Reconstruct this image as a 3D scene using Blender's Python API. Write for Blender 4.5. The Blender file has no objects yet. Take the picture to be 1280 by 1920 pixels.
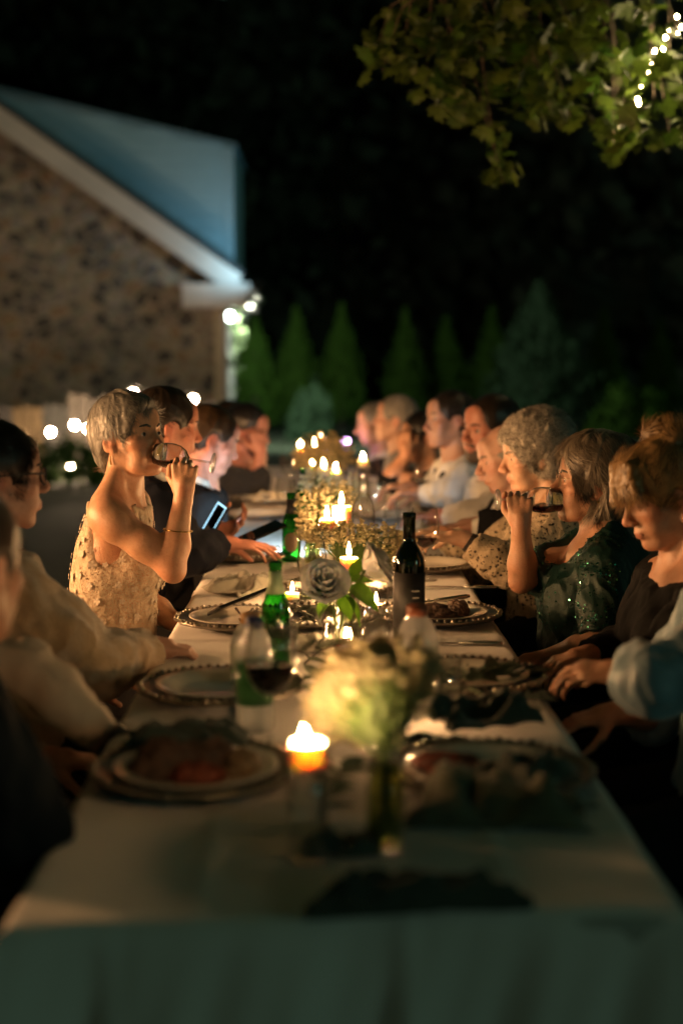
import bpy, bmesh, math, random
import numpy as np
import openvdb
from mathutils import Vector, Matrix, Euler

random.seed(7)
rng = np.random.default_rng(7)
scene = bpy.context.scene
COL = scene.collection
R = math.radians
PI = math.pi

# ---------------------------------------------------------------- camera
CAM_Z = 1.41
cam_data = bpy.data.cameras.new("camera")
cam = bpy.data.objects.new("camera", cam_data)
COL.objects.link(cam)
cam.location = (0, 0, CAM_Z)
cam.rotation_euler = (R(90 - 5.97), 0, R(-0.666))
cam_data.sensor_fit = 'HORIZONTAL'
cam_data.sensor_width = 24.0
cam_data.lens = 50.0
cam_data.clip_start = 0.05
cam_data.clip_end = 600
cam_data.dof.use_dof = True
cam_data.dof.focus_distance = 3.72
cam_data.dof.aperture_fstop = 1.5
cam_data.dof.aperture_blades = 0
scene.camera = cam

# ---------------------------------------------------------------- night sky
SUN_EL, SUN_ROT = R(1.0), R(232)
world = bpy.data.worlds.new("World")
scene.world = world
world.use_nodes = True
wn, wl = world.node_tree.nodes, world.node_tree.links
wn.clear()
w_out = wn.new('ShaderNodeOutputWorld')
w_bg = wn.new('ShaderNodeBackground')
w_sky = wn.new('ShaderNodeTexSky')
w_sky.sky_type = 'NISHITA'
w_sky.sun_disc = False
w_sky.sun_elevation = SUN_EL
w_sky.sun_rotation = SUN_ROT
w_mix = wn.new('ShaderNodeMix'); w_mix.data_type = 'RGBA'; w_mix.blend_type = 'MIX'
w_mix.inputs[0].default_value = 0.8
w_mix.inputs[7].default_value = (1.4, 2.9, 2.1, 1)
wl.new(w_sky.outputs[0], w_mix.inputs[6])
wl.new(w_mix.outputs[2], w_bg.inputs[0])
w_bg.inputs[1].default_value = 0.020
wl.new(w_bg.outputs[0], w_out.inputs[0])

# faint moon, low behind the camera
sun_d = bpy.data.lights.new("moon", 'SUN')
sun_d.energy = 0.12
sun_d.angle = R(10)
sun_d.color = (0.52, 0.95, 0.68)
sun = bpy.data.objects.new("moon", sun_d)
COL.objects.link(sun)
sun.rotation_euler = (R(79), 0, R(52))

scene.view_settings.view_transform = 'Standard'
scene.view_settings.look = 'None'
scene.view_settings.gamma = 1.0
scene.view_settings.use_curve_mapping = False
scene.view_settings.exposure = 0.0
scene.render.engine = 'CYCLES'
cy = scene.cycles
cy.use_denoising = True
try:
    cy.denoiser = 'OPENIMAGEDENOISE'
    cy.denoising_input_passes = 'RGB_ALBEDO_NORMAL'
except Exception:
    pass
cy.max_bounces = 8
cy.diffuse_bounces = 3
cy.glossy_bounces = 3
cy.transmission_bounces = 6
cy.transparent_max_bounces = 48
cy.caustics_reflective = False
cy.caustics_refractive = False
cy.sample_clamp_indirect = 3.0
cy.use_light_tree = True

# ---------------------------------------------------------------- helpers
FPX = 50.0 / 24.0 * 1280.0
_cm = cam.rotation_euler.to_matrix()

def P(px, py, Y):
    """point in the place, Y metres ahead, that the photograph shows at (px, py)"""
    d = _cm @ Vector(((px - 640) / FPX, -(py - 960) / FPX, -1.0))
    t = Y / d.y
    return Vector((d.x * t, d.y * t, CAM_Z + d.z * t))

def T(px, py, z=0.762):
    """point at height z that the photograph shows at (px, py)"""
    d = _cm @ Vector(((px - 640) / FPX, -(py - 960) / FPX, -1.0))
    t = (z - CAM_Z) / d.z
    return Vector((d.x * t, d.y * t, z))

def tag(o, label=None, cat=None, group=None, kind=None):
    if label: o["label"] = label
    if cat: o["category"] = cat
    if group: o["group"] = group
    if kind: o["kind"] = kind
    return o

def empty(name, loc=(0, 0, 0), rz=0.0):
    o = bpy.data.objects.new(name, None)
    COL.objects.link(o)
    o.location = loc
    o.rotation_euler = (0, 0, rz)
    o.empty_display_size = 0.05
    return o

def thing(name, label, cat, loc=(0, 0, 0), rz=0.0, group=None):
    return tag(empty(name, loc, rz), label, cat, group)

def link(name, me, mat=None, parent=None, loc=None, smooth=False):
    o = bpy.data.objects.new(name, me)
    COL.objects.link(o)
    if mat is not None:
        if len(me.materials) == 0:
            me.materials.append(mat)
        elif me.materials[0] != mat:
            o.material_slots[0].link = 'OBJECT'
            o.material_slots[0].material = mat
    if parent is not None:
        o.parent = parent
    if loc is not None:
        o.location = loc
    if smooth:
        me.polygons.foreach_set("use_smooth", [True] * len(me.polygons))
    return o

def mesh_from(name, verts, faces, smooth=False):
    me = bpy.data.meshes.new(name)
    me.from_pydata([tuple(v) for v in verts], [], [tuple(f) for f in faces])
    if smooth:
        me.polygons.foreach_set("use_smooth", [True] * len(me.polygons))
    me.update()
    return me

def mesh_np(name, v, f, smooth=True):
    """fast mesh from numpy verts (n,3) and equal-length faces (m,k)"""
    me = bpy.data.meshes.new(name)
    v = np.ascontiguousarray(v, dtype=np.float32)
    f = np.ascontiguousarray(f, dtype=np.int32)
    k = f.shape[1]
    me.vertices.add(len(v)); me.vertices.foreach_set("co", v.ravel())
    me.loops.add(f.size); me.loops.foreach_set("vertex_index", f.ravel())
    me.polygons.add(len(f))
    me.polygons.foreach_set("loop_start", np.arange(0, f.size, k, dtype=np.int32))
    me.polygons.foreach_set("use_smooth", np.full(len(f), smooth))
    me.update(calc_edges=True)
    me.validate()
    return me

class MB:
    """collects shapes into one mesh"""
    def __init__(self):
        self.v = []; self.f = []
    def add(self, verts, faces):
        b = len(self.v)
        self.v += [tuple(v) for v in verts]
        self.f += [tuple(i + b for i in f) for f in faces]
        return self
    def box(self, c, s, rot=None):
        vs = []
        for dz in (-.5, .5):
            for dx, dy in ((-.5, -.5), (.5, -.5), (.5, .5), (-.5, .5)):
                p = Vector((dx * s[0], dy * s[1], dz * s[2]))
                if rot is not None: p = rot @ p
                vs.append(Vector(c) + p)
        return self.add(vs, [(3, 2, 1, 0), (4, 5, 6, 7), (0, 1, 5, 4), (1, 2, 6, 5), (2, 3, 7, 6), (3, 0, 4, 7)])
    def tube(self, pts, rad, n=8, cap=True):
        pts = [Vector(p) for p in pts]
        if not hasattr(rad, '__len__'): rad = [rad] * len(pts)
        rings = []
        u = None
        for i, p in enumerate(pts):
            d = (pts[min(i + 1, len(pts) - 1)] - pts[max(i - 1, 0)])
            d = d.normalized() if d.length > 1e-9 else Vector((0, 0, 1))
            if u is None:
                u = d.orthogonal().normalized()
            u = (u - d * u.dot(d))
            u = u.normalized() if u.length > 1e-6 else d.orthogonal().normalized()
            w = d.cross(u)
            rings.append([p + (u * math.cos(2 * PI * k / n) + w * math.sin(2 * PI * k / n)) * rad[i] for k in range(n)])
        vs = [v for r in rings for v in r]
        fs = []
        for i in range(len(pts) - 1):
            for k in range(n):
                a, b = i * n + k, i * n + (k + 1) % n
                fs.append((a, b, b + n, a + n))
        if cap:
            fs.append(tuple(range(n - 1, -1, -1)))
            fs.append(tuple(range((len(pts) - 1) * n, len(pts) * n)))
        return self.add(vs, fs)
    def lathe(self, prof, n=32, c=(0, 0, 0), wob=None):
        vs, fs = [], []
        for (r, z) in prof:
            for k in range(n):
                a = 2 * PI * k / n
                rr = r if wob is None else wob(r, z, a)
                vs.append((c[0] + rr * math.cos(a), c[1] + rr * math.sin(a), c[2] + z))
        for i in range(len(prof) - 1):
            for k in range(n):
                a, b = i * n + k, i * n + (k + 1) % n
                fs.append((a, b, b + n, a + n))
        if prof[0][0] > 1e-5: fs.append(tuple(range(n - 1, -1, -1)))
        if prof[-1][0] > 1e-5: fs.append(tuple(range((len(prof) - 1) * n, len(prof) * n)))
        return self.add(vs, fs)
    def ball(self, c, r, n=8, m=6, sc=(1, 1, 1)):
        vs = [(c[0], c[1], c[2] - r * sc[2])]
        for i in range(1, m):
            th = PI * i / m
            for k in range(n):
                a = 2 * PI * k / n
                vs.append((c[0] + r * sc[0] * math.sin(th) * math.cos(a), c[1] + r * sc[1] * math.sin(th) * math.sin(a), c[2] - r * sc[2] * math.cos(th)))
        vs.append((c[0], c[1], c[2] + r * sc[2]))
        fs = [(0, 1 + (k + 1) % n, 1 + k) for k in range(n)]
        for i in range(m - 2):
            for k in range(n):
                a, b = 1 + i * n + k, 1 + i * n + (k + 1) % n
                fs.append((a, b, b + n, a + n))
        l = len(vs) - 1; s = 1 + (m - 2) * n
        fs += [(l, s + k, s + (k + 1) % n) for k in range(n)]
        return self.add(vs, fs)
    def mesh(self, name, smooth=False):
        return mesh_from(name, self.v, self.f, smooth)
    def build(self, name, mat, parent=None, loc=None, smooth=False):
        return link(name, self.mesh(name, smooth), mat, parent, loc)

def bevel(o, w=0.004, seg=2):
    m = o.modifiers.new("bevel", 'BEVEL'); m.width = w; m.segments = seg; m.limit_method = 'ANGLE'
    return o

# ---------------------------------------------------------------- materials
MATS = {}
def nodes_of(m):
    return m.node_tree.nodes, m.node_tree.links

def mat(name, col, rough=0.6, metal=0.0, spec=0.5, var=0.12, vscale=12.0, bump=0.0, bscale=60.0,
        sss=0.0, sheen=0.0, coat=0.0, col2=None, detail=4.0, emit=None, estr=0.0):
    """principled material whose colour wanders between col and col2 over a noise"""
    if name in MATS: return MATS[name]
    m = bpy.data.materials.new(name); m.use_nodes = True
    N, L = nodes_of(m)
    b = N['Principled BSDF']
    b.inputs['Roughness'].default_value = rough
    b.inputs['Metallic'].default_value = metal
    b.inputs['Specular IOR Level'].default_value = spec
    if sss:
        b.inputs['Subsurface Weight'].default_value = sss
        b.inputs['Subsurface Radius'].default_value = (0.012, 0.005, 0.003)
        b.inputs['Subsurface Scale'].default_value = 1.0
    if sheen: b.inputs['Sheen Weight'].default_value = sheen
    if coat: b.inputs['Coat Weight'].default_value = coat
    tc = N.new('ShaderNodeTexCoord')
    c2 = col2 if col2 else tuple(max(0, c * (1 - var * 2)) for c in col)
    nz = N.new('ShaderNodeTexNoise'); nz.inputs['Scale'].default_value = vscale; nz.inputs['Detail'].default_value = detail
    L.new(tc.outputs['Object'], nz.inputs['Vector'])
    rp = N.new('ShaderNodeValToRGB')
    rp.color_ramp.elements[0].position = 0.3; rp.color_ramp.elements[1].position = 0.7
    rp.color_ramp.elements[0].color = (*c2, 1); rp.color_ramp.elements[1].color = (*col, 1)
    L.new(nz.outputs['Fac'], rp.inputs['Fac'])
    L.new(rp.outputs['Color'], b.inputs['Base Color'])
    if bump:
        n2 = N.new('ShaderNodeTexNoise'); n2.inputs['Scale'].default_value = bscale; n2.inputs['Detail'].default_value = 6
        L.new(tc.outputs['Object'], n2.inputs['Vector'])
        bp = N.new('ShaderNodeBump'); bp.inputs['Strength'].default_value = bump; bp.inputs['Distance'].default_value = 0.01
        L.new(n2.outputs['Fac'], bp.inputs['Height'])
        L.new(bp.outputs['Normal'], b.inputs['Normal'])
    if emit:
        b.inputs['Emission Color'].default_value = (*emit, 1); b.inputs['Emission Strength'].default_value = estr
    MATS[name] = m
    return m

def emission(name, col, s):
    if name in MATS: return MATS[name]
    m = bpy.data.materials.new(name); m.use_nodes = True
    N, L = nodes_of(m); N.clear()
    o = N.new('ShaderNodeOutputMaterial'); e = N.new('ShaderNodeEmission')
    e.inputs[0].default_value = (*col, 1); e.inputs[1].default_value = s
    L.new(e.outputs[0], o.inputs[0])
    MATS[name] = m
    return m

def glass(name, tint=(1, 1, 1), ior=1.45, rough=0.02, edge=0.0, gloss=(1, 1, 1), milky=0.0, mcol=(.8, .8, .8)):
    """thin-walled glass: clear sheet plus Fresnel reflection; tint grows towards grazing view through more glass"""
    if name in MATS: return MATS[name]
    m = bpy.data.materials.new(name); m.use_nodes = True
    N, L = nodes_of(m); N.clear()
    o = N.new('ShaderNodeOutputMaterial')
    tr = N.new('ShaderNodeBsdfTransparent'); gl = N.new('ShaderNodeBsdfGlossy'); mx = N.new('ShaderNodeMixShader')
    gl.inputs['Roughness'].default_value = rough; gl.inputs['Color'].default_value = (*gloss, 1)
    lw = N.new('ShaderNodeLayerWeight'); lw.inputs[0].default_value = 0.5
    pw = N.new('ShaderNodeMath'); pw.operation = 'POWER'; pw.inputs[1].default_value = 4.0
    L.new(lw.outputs['Facing'], pw.inputs[0])
    f0 = ((ior - 1) / (ior + 1)) ** 2
    ma = N.new('ShaderNodeMath'); ma.operation = 'MULTIPLY_ADD'; ma.inputs[1].default_value = 0.85; ma.inputs[2].default_value = f0 * 1.3
    L.new(pw.outputs[0], ma.inputs[0])
    p2 = N.new('ShaderNodeMath'); p2.operation = 'POWER'; p2.inputs[1].default_value = 2.0
    L.new(lw.outputs['Facing'], p2.inputs[0])
    mc = N.new('ShaderNodeMix'); mc.data_type = 'RGBA'
    mc.inputs[6].default_value = (*tint, 1)
    mc.inputs[7].default_value = (*[t * (1 - edge) for t in tint], 1)
    L.new(p2.outputs[0], mc.inputs[0])
    L.new(mc.outputs[2], tr.inputs[0])
    L.new(ma.outputs[0], mx.inputs[0]); L.new(tr.outputs[0], mx.inputs[1]); L.new(gl.outputs[0], mx.inputs[2])
    last = mx
    if milky:
        df = N.new('ShaderNodeBsdfDiffuse'); df.inputs[0].default_value = (*mcol, 1)
        tl = N.new('ShaderNodeBsdfTranslucent'); tl.inputs[0].default_value = (*mcol, 1)
        m1 = N.new('ShaderNodeMixShader'); m1.inputs[0].default_value = .5
        L.new(df.outputs[0], m1.inputs[1]); L.new(tl.outputs[0], m1.inputs[2])
        m2 = N.new('ShaderNodeMixShader'); m2.inputs[0].default_value = milky
        L.new(mx.outputs[0], m2.inputs[1]); L.new(m1.outputs[0], m2.inputs[2]); last = m2
    L.new(last.outputs[0], o.inputs[0])
    MATS[name] = m
    return m

def real_glass(name, tint=(1, 1, 1), ior=1.45):
    if name in MATS: return MATS[name]
    m = bpy.data.materials.new(name); m.use_nodes = True
    N, L = nodes_of(m); N.clear()
    o = N.new('ShaderNodeOutputMaterial'); g = N.new('ShaderNodeBsdfGlass')
    g.inputs['Color'].default_value = (*tint, 1); g.inputs['Roughness'].default_value = 0; g.inputs['IOR'].default_value = ior
    L.new(g.outputs[0], o.inputs[0]); MATS[name] = m
    return m

def fbm(p, scale=1.0, seed=0, octs=3):
    """smooth pseudo-noise for numpy points (n,3): sums of rotated sines"""
    r = np.random.default_rng(seed)
    out = np.zeros(len(p), dtype=np.float32); amp = 1.0; s = scale; tot = 0
    for o in range(octs):
        for j in range(4):
            k = r.normal(size=3); k /= np.linalg.norm(k)
            k2 = r.normal(size=3); k2 /= np.linalg.norm(k2)
            ph = r.uniform(0, 6.28, 2)
            out += amp * np.sin(p @ k * s + ph[0] + 1.3 * np.sin(p @ k2 * s * 0.7 + ph[1])) * 0.4
        tot += amp; amp *= 0.5; s *= 2.1
    return out / tot
# ================================================================ the setting
m_lawn = mat("lawn", (0.03, 0.045, 0.018), 0.9, var=0.25, vscale=3, bump=0.6, bscale=90)
gm = bpy.data.meshes.new("ground")
gb = bmesh.new(); bmesh.ops.create_grid(gb, x_segments=40, y_segments=40, size=260)
for v in gb.verts:
    d = v.co.length
    v.co.z = 0.0 if d < 60 else (d - 60) * 0.01
gb.to_mesh(gm); gb.free()
ground = link("ground", gm, m_lawn); tag(ground, kind="structure")

# ---- far wood that closes the view behind the garden: one dark mass of leaves
def make_wood():
    r = np.random.default_rng(3)
    vs, fs = [], []
    # leaf clumps over humped crowns
    N = 26000
    X = r.uniform(-60, 75, N)
    hump = 18.5 + 3.0 * np.sin(X * 0.37) + 2.5 * np.sin(X * 0.83 + 1) + 1.2 * np.sin(X * 2.1)
    Z = hump * np.sqrt(r.uniform(0, 1, N))
    Y = 46 + 3.0 * np.sin(X * 0.5) + r.uniform(-2.5, 2.5, N) + (Z / hump) ** 2 * 4
    c = np.stack([X, Y, Z], 1)
    s = r.uniform(0.25, 0.6, N)
    a = r.normal(size=(N, 3)); a /= np.linalg.norm(a, axis=1)[:, None]
    b = np.cross(a, r.normal(size=(N, 3))); b /= np.linalg.norm(b, axis=1)[:, None]
    q = np.stack([c - a * s[:, None], c + b * s[:, None] * .6, c + a * s[:, None], c - b * s[:, None] * .6], 1).reshape(-1, 3)
    f = np.arange(4 * N).reshape(-1, 4)
    # inner mass of shade-dense foliage behind the leaves
    nx, nz = 120, 24
    gx = np.linspace(-75, 90, nx)
    hh = 19 + 3.0 * np.sin(gx * 0.37) + 2.5 * np.sin(gx * 0.83 + 1)
    gz = np.linspace(0, 1, nz)
    px = np.repeat(gx[:, None], nz, 1); pz = hh[:, None] * gz[None, :]
    py = 50.5 + 3.0 * np.sin(px * 0.5) + 1.4 * np.sin(px * 1.7 + pz * 1.1) + 1.2 * np.sin(pz * 2.3 + px) + gz[None, :] ** 2 * 5
    g = np.stack([px, py, pz], 2).reshape(-1, 3)
    ii = np.arange(nx * nz).reshape(nx, nz)
    gf = np.stack([ii[:-1, :-1], ii[1:, :-1], ii[1:, 1:], ii[:-1, 1:]], 2).reshape(-1, 4) + len(q)
    return mesh_np("far_wood", np.concatenate([q, g]), np.concatenate([f, gf]), False)
m_wood = mat("wood_leaves", (0.035, 0.045, 0.02), 0.8, var=0.3, vscale=0.6)
tag(link("far_wood", make_wood(), m_wood), "dark wood behind the garden, almost black at night", "woodland", kind="stuff")

# ---------------------------------------------------------------- stone house
HY = 22.0
def HP(px, py, Y=HY): return P(px, py, Y)
house = thing("stone_house", "stone gable cottage with white rake boards and a blue clad dormer", "house", (-3.5, HY, 0))
HB = Vector((-3.5, HY, 0))
def h_(p): return Vector(p) - HB
m_mortar = mat("mortar", (0.42, 0.37, 0.30), 0.95, var=0.2, vscale=6, bump=0.5, bscale=40)
m_white = mat("painted_trim", (0.62, 0.56, 0.52), 0.55, var=0.06, vscale=3)
m_blue = mat("blue_cladding", (0.30, 0.47, 0.55), 0.6, var=0.08, vscale=1.2)
m_roof = mat("roof_shingle", (0.05, 0.055, 0.06), 0.85, var=0.3, vscale=8, bump=0.5, bscale=30)
m_sidew = mat("side_wall_paint", (0.66, 0.66, 0.62), 0.7, var=0.08, vscale=3)

XC = HP(410, 600).x                 # right corner of the house
rk0, rk1 = HP(0, 246), HP(352, 492)  # lower edge of the rake board
SL = (rk1.z - rk0.z) / (rk1.x - rk0.x)
def rake_z(x): return rk0.z + SL * (x - rk0.x)
AX = -7.0
LX = AX - (XC - AX)
mb = MB()
zc = rake_z(XC)
zap = rake_z(AX)
front = [(LX, HY, 0), (XC, HY, 0), (XC, HY, zc), (AX, HY, zap), (LX, HY, zc)]
back = [(x, HY + 3.2, z) for x, y, z in front]
mb.add([h_(p) for p in front + back], [(0, 1, 2, 3, 4), (9, 8, 7, 6, 5), (0, 5, 6, 1), (2, 7, 8, 3), (3, 8, 9, 4), (4, 9, 5, 0)])
wall = mb.build("wall", m_mortar, house)
side = MB().box(h_((XC + 0.012, HY + 1.62, zc / 2)), (0.02, 3.1, zc - 0.02)).build("side_wall", m_sidew, house)

# fieldstones, each its own piece proud of the mortar
def clip_poly(poly, n, d):
    out = []
    for i in range(len(poly)):
        a, b = poly[i], poly[(i + 1) % len(poly)]
        da, db = a[0] * n[0] + a[1] * n[1] - d, b[0] * n[0] + b[1] * n[1] - d
        if da <= 0: out.append(a)
        if da * db < 0:
            t = da / (da - db); out.append((a[0] + (b[0] - a[0]) * t, a[1] + (b[1] - a[1]) * t))
    return out

def stone_material():
    m = bpy.data.materials.new("fieldstone"); m.use_nodes = True
    N, L = nodes_of(m); b = N['Principled BSDF']; b.inputs['Roughness'].default_value = 0.9
    oi = N.new('ShaderNodeObjectInfo'); rp = N.new('ShaderNodeValToRGB')
    cols = [(0.13, 0.12, 0.11), (0.40, 0.34, 0.27), (0.30, 0.265, 0.22), (0.48, 0.41, 0.31), (0.21, 0.195, 0.18), (0.40, 0.29, 0.19), (0.37, 0.34, 0.30)]
    rp.color_ramp.interpolation = 'CONSTANT'
    el = rp.color_ramp.elements
    el[0].color = (*cols[0], 1); el[1].position = 1 / 7; el[1].color = (*cols[1], 1)
    for i in range(2, 7):
        e = el.new(i / 7); e.color = (*cols[i], 1)
    L.new(oi.outputs['Random'], rp.inputs[0])
    tc = N.new('ShaderNodeTexCoord'); nz = N.new('ShaderNodeTexNoise'); nz.inputs['Scale'].default_value = 9; nz.inputs['Detail'].default_value = 5
    L.new(tc.outputs['Object'], nz.inputs[0])
    mx = N.new('ShaderNodeMix'); mx.data_type = 'RGBA'; mx.blend_type = 'MULTIPLY'; mx.inputs[0].default_value = 0.7
    L.new(rp.outputs[0], mx.inputs[6]); L.new(nz.outputs['Color'], mx.inputs[7])
    L.new(mx.outputs[2], b.inputs['Base Color'])
    bp = N.new('ShaderNodeBump'); bp.inputs['Strength'].default_value = 0.7; bp.inputs['Distance'].default_value = 0.02
    L.new(nz.outputs['Fac'], bp.inputs['Height']); L.new(bp.outputs[0], b.inputs['Normal'])
    return m
m_stone = stone_material()
pts = []
sx, sz = 0.27, 0.18
j = 0
z = 0.62
while z < 6.3:
    x = -6.6 + (0.18 if j % 2 else 0)
    while x < XC + 0.2:
        pts.append((x + random.uniform(-.10, .10), z + random.uniform(-.075, .075)))
        x += sx * random.uniform(0.75, 1.3)
    z += sz; j += 1
ns = 0
stones_ = []
for i, p in enumerate(pts):
    if p[1] > rake_z(p[0]) + 0.1 or p[0] > XC - 0.02: continue
    poly = [(p[0] - .4, p[1] - .3), (p[0] + .4, p[1] - .3), (p[0] + .4, p[1] + .3), (p[0] - .4, p[1] + .3)]
    for k, q in enumerate(pts):
        if k == i or abs(q[0] - p[0]) > .9 or abs(q[1] - p[1]) > .7: continue
        n = (q[0] - p[0], q[1] - p[1]); l = math.hypot(*n); n = (n[0] / l, n[1] / l)
        poly = clip_poly(poly, n, n[0] * p[0] + n[1] * p[1] + l / 2 - random.uniform(0.010, 0.024))
        if len(poly) < 3: break
    if len(poly) < 3: continue
    poly = clip_poly(poly, (1, 0), XC - 0.02)
    nn = (-SL, 1); l = math.hypot(*nn)
    poly = clip_poly(poly, (nn[0] / l, nn[1] / l), (nn[0] * rk0.x + nn[1] * rk0.z) / l - 0.01)
    if len(poly) < 3: continue
    cx = sum(a for a, b in poly) / len(poly); cz = sum(b for a, b in poly) / len(poly)
    # soften the corners
    ring = []
    for a in range(len(poly)):
        A, B = poly[a], poly[(a + 1) % len(poly)]
        ring += [(A[0] * .78 + B[0] * .22, A[1] * .78 + B[1] * .22), (A[0] * .22 + B[0] * .78, A[1] * .22 + B[1] * .78)]
    n = len(ring); pr = random.uniform(0.02, 0.06)
    vs = [(a - cx, 0.01, b - cz) for a, b in ring]
    vs += [((a - cx) * .97, -pr * .7, (b - cz) * .97) for a, b in ring]
    vs += [((a - cx) * .80, -pr * random.uniform(.95, 1.2), (b - cz) * .80) for a, b in ring]
    fs = [(k, (k + 1) % n, (k + 1) % n + n, k + n) for k in range(n)] + [(k + n, (k + 1) % n + n, (k + 1) % n + 2 * n, k + 2 * n) for k in range(n)]
    fs.append(tuple(range(2 * n, 3 * n)))
    stones_.append((vs, fs, cx, cz)); ns += 1
stones_.sort(key=lambda q: abs(q[2] + 3.3) * .7 + abs(q[3] - 2.6))
rest_ = MB()
for k, (vs, fs, cx, cz) in enumerate(stones_):
    if k < 300: link('stone', mesh_from('stone', vs, fs), m_stone, wall, h_((cx, HY, cz)))
    else: rest_.add([Vector(v) + h_((cx, HY, cz)) for v in vs], fs)
if rest_.v: tag(rest_.build('stones_beyond', m_stone, wall), kind='stuff')
print('stones', ns)

# roof slope, rake boards, cornice return, gutter
def slab_quad(name, a, b, y0, y1, t, m, parent, sink=0.0):
    """slab between front-view points a, b (x,z), running from y0 to y1, t thick downwards"""
    d = Vector((b[0] - a[0], b[1] - a[1])).normalized(); nrm = Vector((-d.y, d.x))
    if nrm.y < 0: nrm = -nrm
    A, B = Vector(a) - nrm * sink, Vector(b) - nrm * sink
    A2, B2 = A - nrm * t, B - nrm * t
    vs = [(A.x, y0, A.y), (B.x, y0, B.y), (B2.x, y0, B2.y), (A2.x, y0, A2.y)]
    vs += [(x, y1, z) for x, y, z in vs]
    return MB().add([h_(v) for v in vs], [(0, 1, 2, 3), (7, 6, 5, 4), (0, 4, 5, 1), (1, 5, 6, 2), (2, 6, 7, 3), (3, 7, 4, 0)]).build(name, m, parent)
XE = HP(458, 535).x
rt = 0.36                                         # rake board depth seen from the front
def up(x, k): return (x, rake_z(x) + k)
roof = slab_quad("roof", up(AX - .02, rt + .10), up(XE, rt + .10 - 0.0), HY - 0.42, HY + 3.35, 0.075, m_roof, house)
slab_quad("roof", up(AX, rt + .10), (LX - .4, rake_z(AX) + rt + .1 - SL * -1 * 0 - abs(SL) * (AX - LX + .4)), HY - 0.42, HY + 3.35, 0.075, m_roof, house)
slab_quad("rake_board", up(AX, rt + 0.01), up(XE - .01, rt + 0.01), HY - 0.40, HY - 0.34, 0.30, m_white, house)
slab_quad("rake_soffit", up(AX, 0.1), up(XC + .02, 0.1), HY - 0.338, HY - 0.003, 0.03, m_white, house)
slab_quad("shadow_board", up(AX, rt - .255), up(XE - .35, rt - .255), HY - 0.41, HY - 0.345, 0.05, m_white, house)
c0, c1 = HP(342, 536, HY - .4), HP(462, 576, HY - .4)
mb = MB().box(h_(((c0.x + c1.x) / 2, HY - 0.2, (c0.z + c1.z) / 2)), (c1.x - c0.x, 0.46, c0.z - c1.z))
cr = mb.build("cornice_return", m_white, house)
MB().box(h_(((c0.x + c1.x) / 2 + .01, HY - 0.2, c0.z + 0.02)), (c1.x - c0.x + .08, 0.54, 0.04)).build("cornice_cap", m_white, cr)
MB().box(h_((c1.x - .12, HY + 1.7, (c0.z + c1.z) / 2 + 0.02)), (0.26, 3.3, 0.2)).build("eave_soffit", m_white, house)
gx = c1.x + .045
MB().tube([h_((gx, HY - .42, c0.z - .06)), h_((gx, HY + 3.3, c0.z - .06))], 0.06, 10).build("gutter", m_white, house, smooth=True)
MB().box(h_((XC + .0, HY - 0.055, c1.z / 2)), (0.13, 0.06, c1.z - .01)).build("corner_board", mat("corner_board_paint", (0.55, 0.47, 0.33), 0.6), house)
MB().tube([h_((XC + .11, HY - .12, c1.z + .02)), h_((XC + .11, HY - .12, 0.1)), h_((XC + .16, HY - .25, 0.05))], 0.04, 10).build("downspout", m_white, house, smooth=True)

# shed dormer: clad cheek and front, flat-pitched roof
DY0, DY1 = HY + 0.3, HY + 2.9
d0, d1, d2 = HP(0, 172, DY0), HP(436, 277, DY0), HP(436, 527, DY0)
dsl = (d1.z - d0.z) / (d1.x - d0.x)
dormer = MB()
xl = -7.0
xr = d1.x
zt = lambda x: d0.z + dsl * (x - d0.x)
fr = [(xl, zt(xl)), (xr, zt(xr)), (xr, rake_z(xr) + .1), (xl, rake_z(xl) + .1)]
vs = [(x, DY0, z) for x, z in fr] + [(x, DY1, z) for x, z in fr]
dorm = dormer.add([h_(v) for v in vs], [(0, 3, 2, 1), (4, 5, 6, 7), (0, 1, 5, 4), (1, 2, 6, 5), (2, 3, 7, 6), (3, 0, 4, 7)]).build("dormer", m_blue, house)
slab_quad("dormer_roof", (xl, zt(xl) + .07), (xr + .07, zt(xr + .07) + .07), DY0 - .06, DY1 + .06, 0.06, mat("dormer_roof_metal", (0.16, 0.27, 0.32), 0.5), dorm)
MB().box(h_((xr - .05, DY0 - .02, (zt(xr) + rake_z(xr)) / 2 + .2)), (0.11, 0.03, zt(xr) - rake_z(xr) - .42)).build("dormer_corner_board", mat("dormer_corner_paint", (0.33, 0.5, 0.58), 0.6), dorm)
for zz in np.arange(rake_z(xr) + .35, zt(xl) + .1, 0.19):     # cladding boards
    xa = max(xl + .05, rk0.x + (zz - .55 - rk0.z) / SL)
    xb = min(xr - .12, d0.x + (zz + .02 - d0.z) / dsl) if zz > zt(xr) - .03 else xr - .12
    if xb - xa < .15: continue
    MB().box(h_(((xa + xb) / 2, DY0 - .007, zz)), (xb - xa, 0.012, 0.18)).build("cladding_board", m_blue, dorm)

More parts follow.
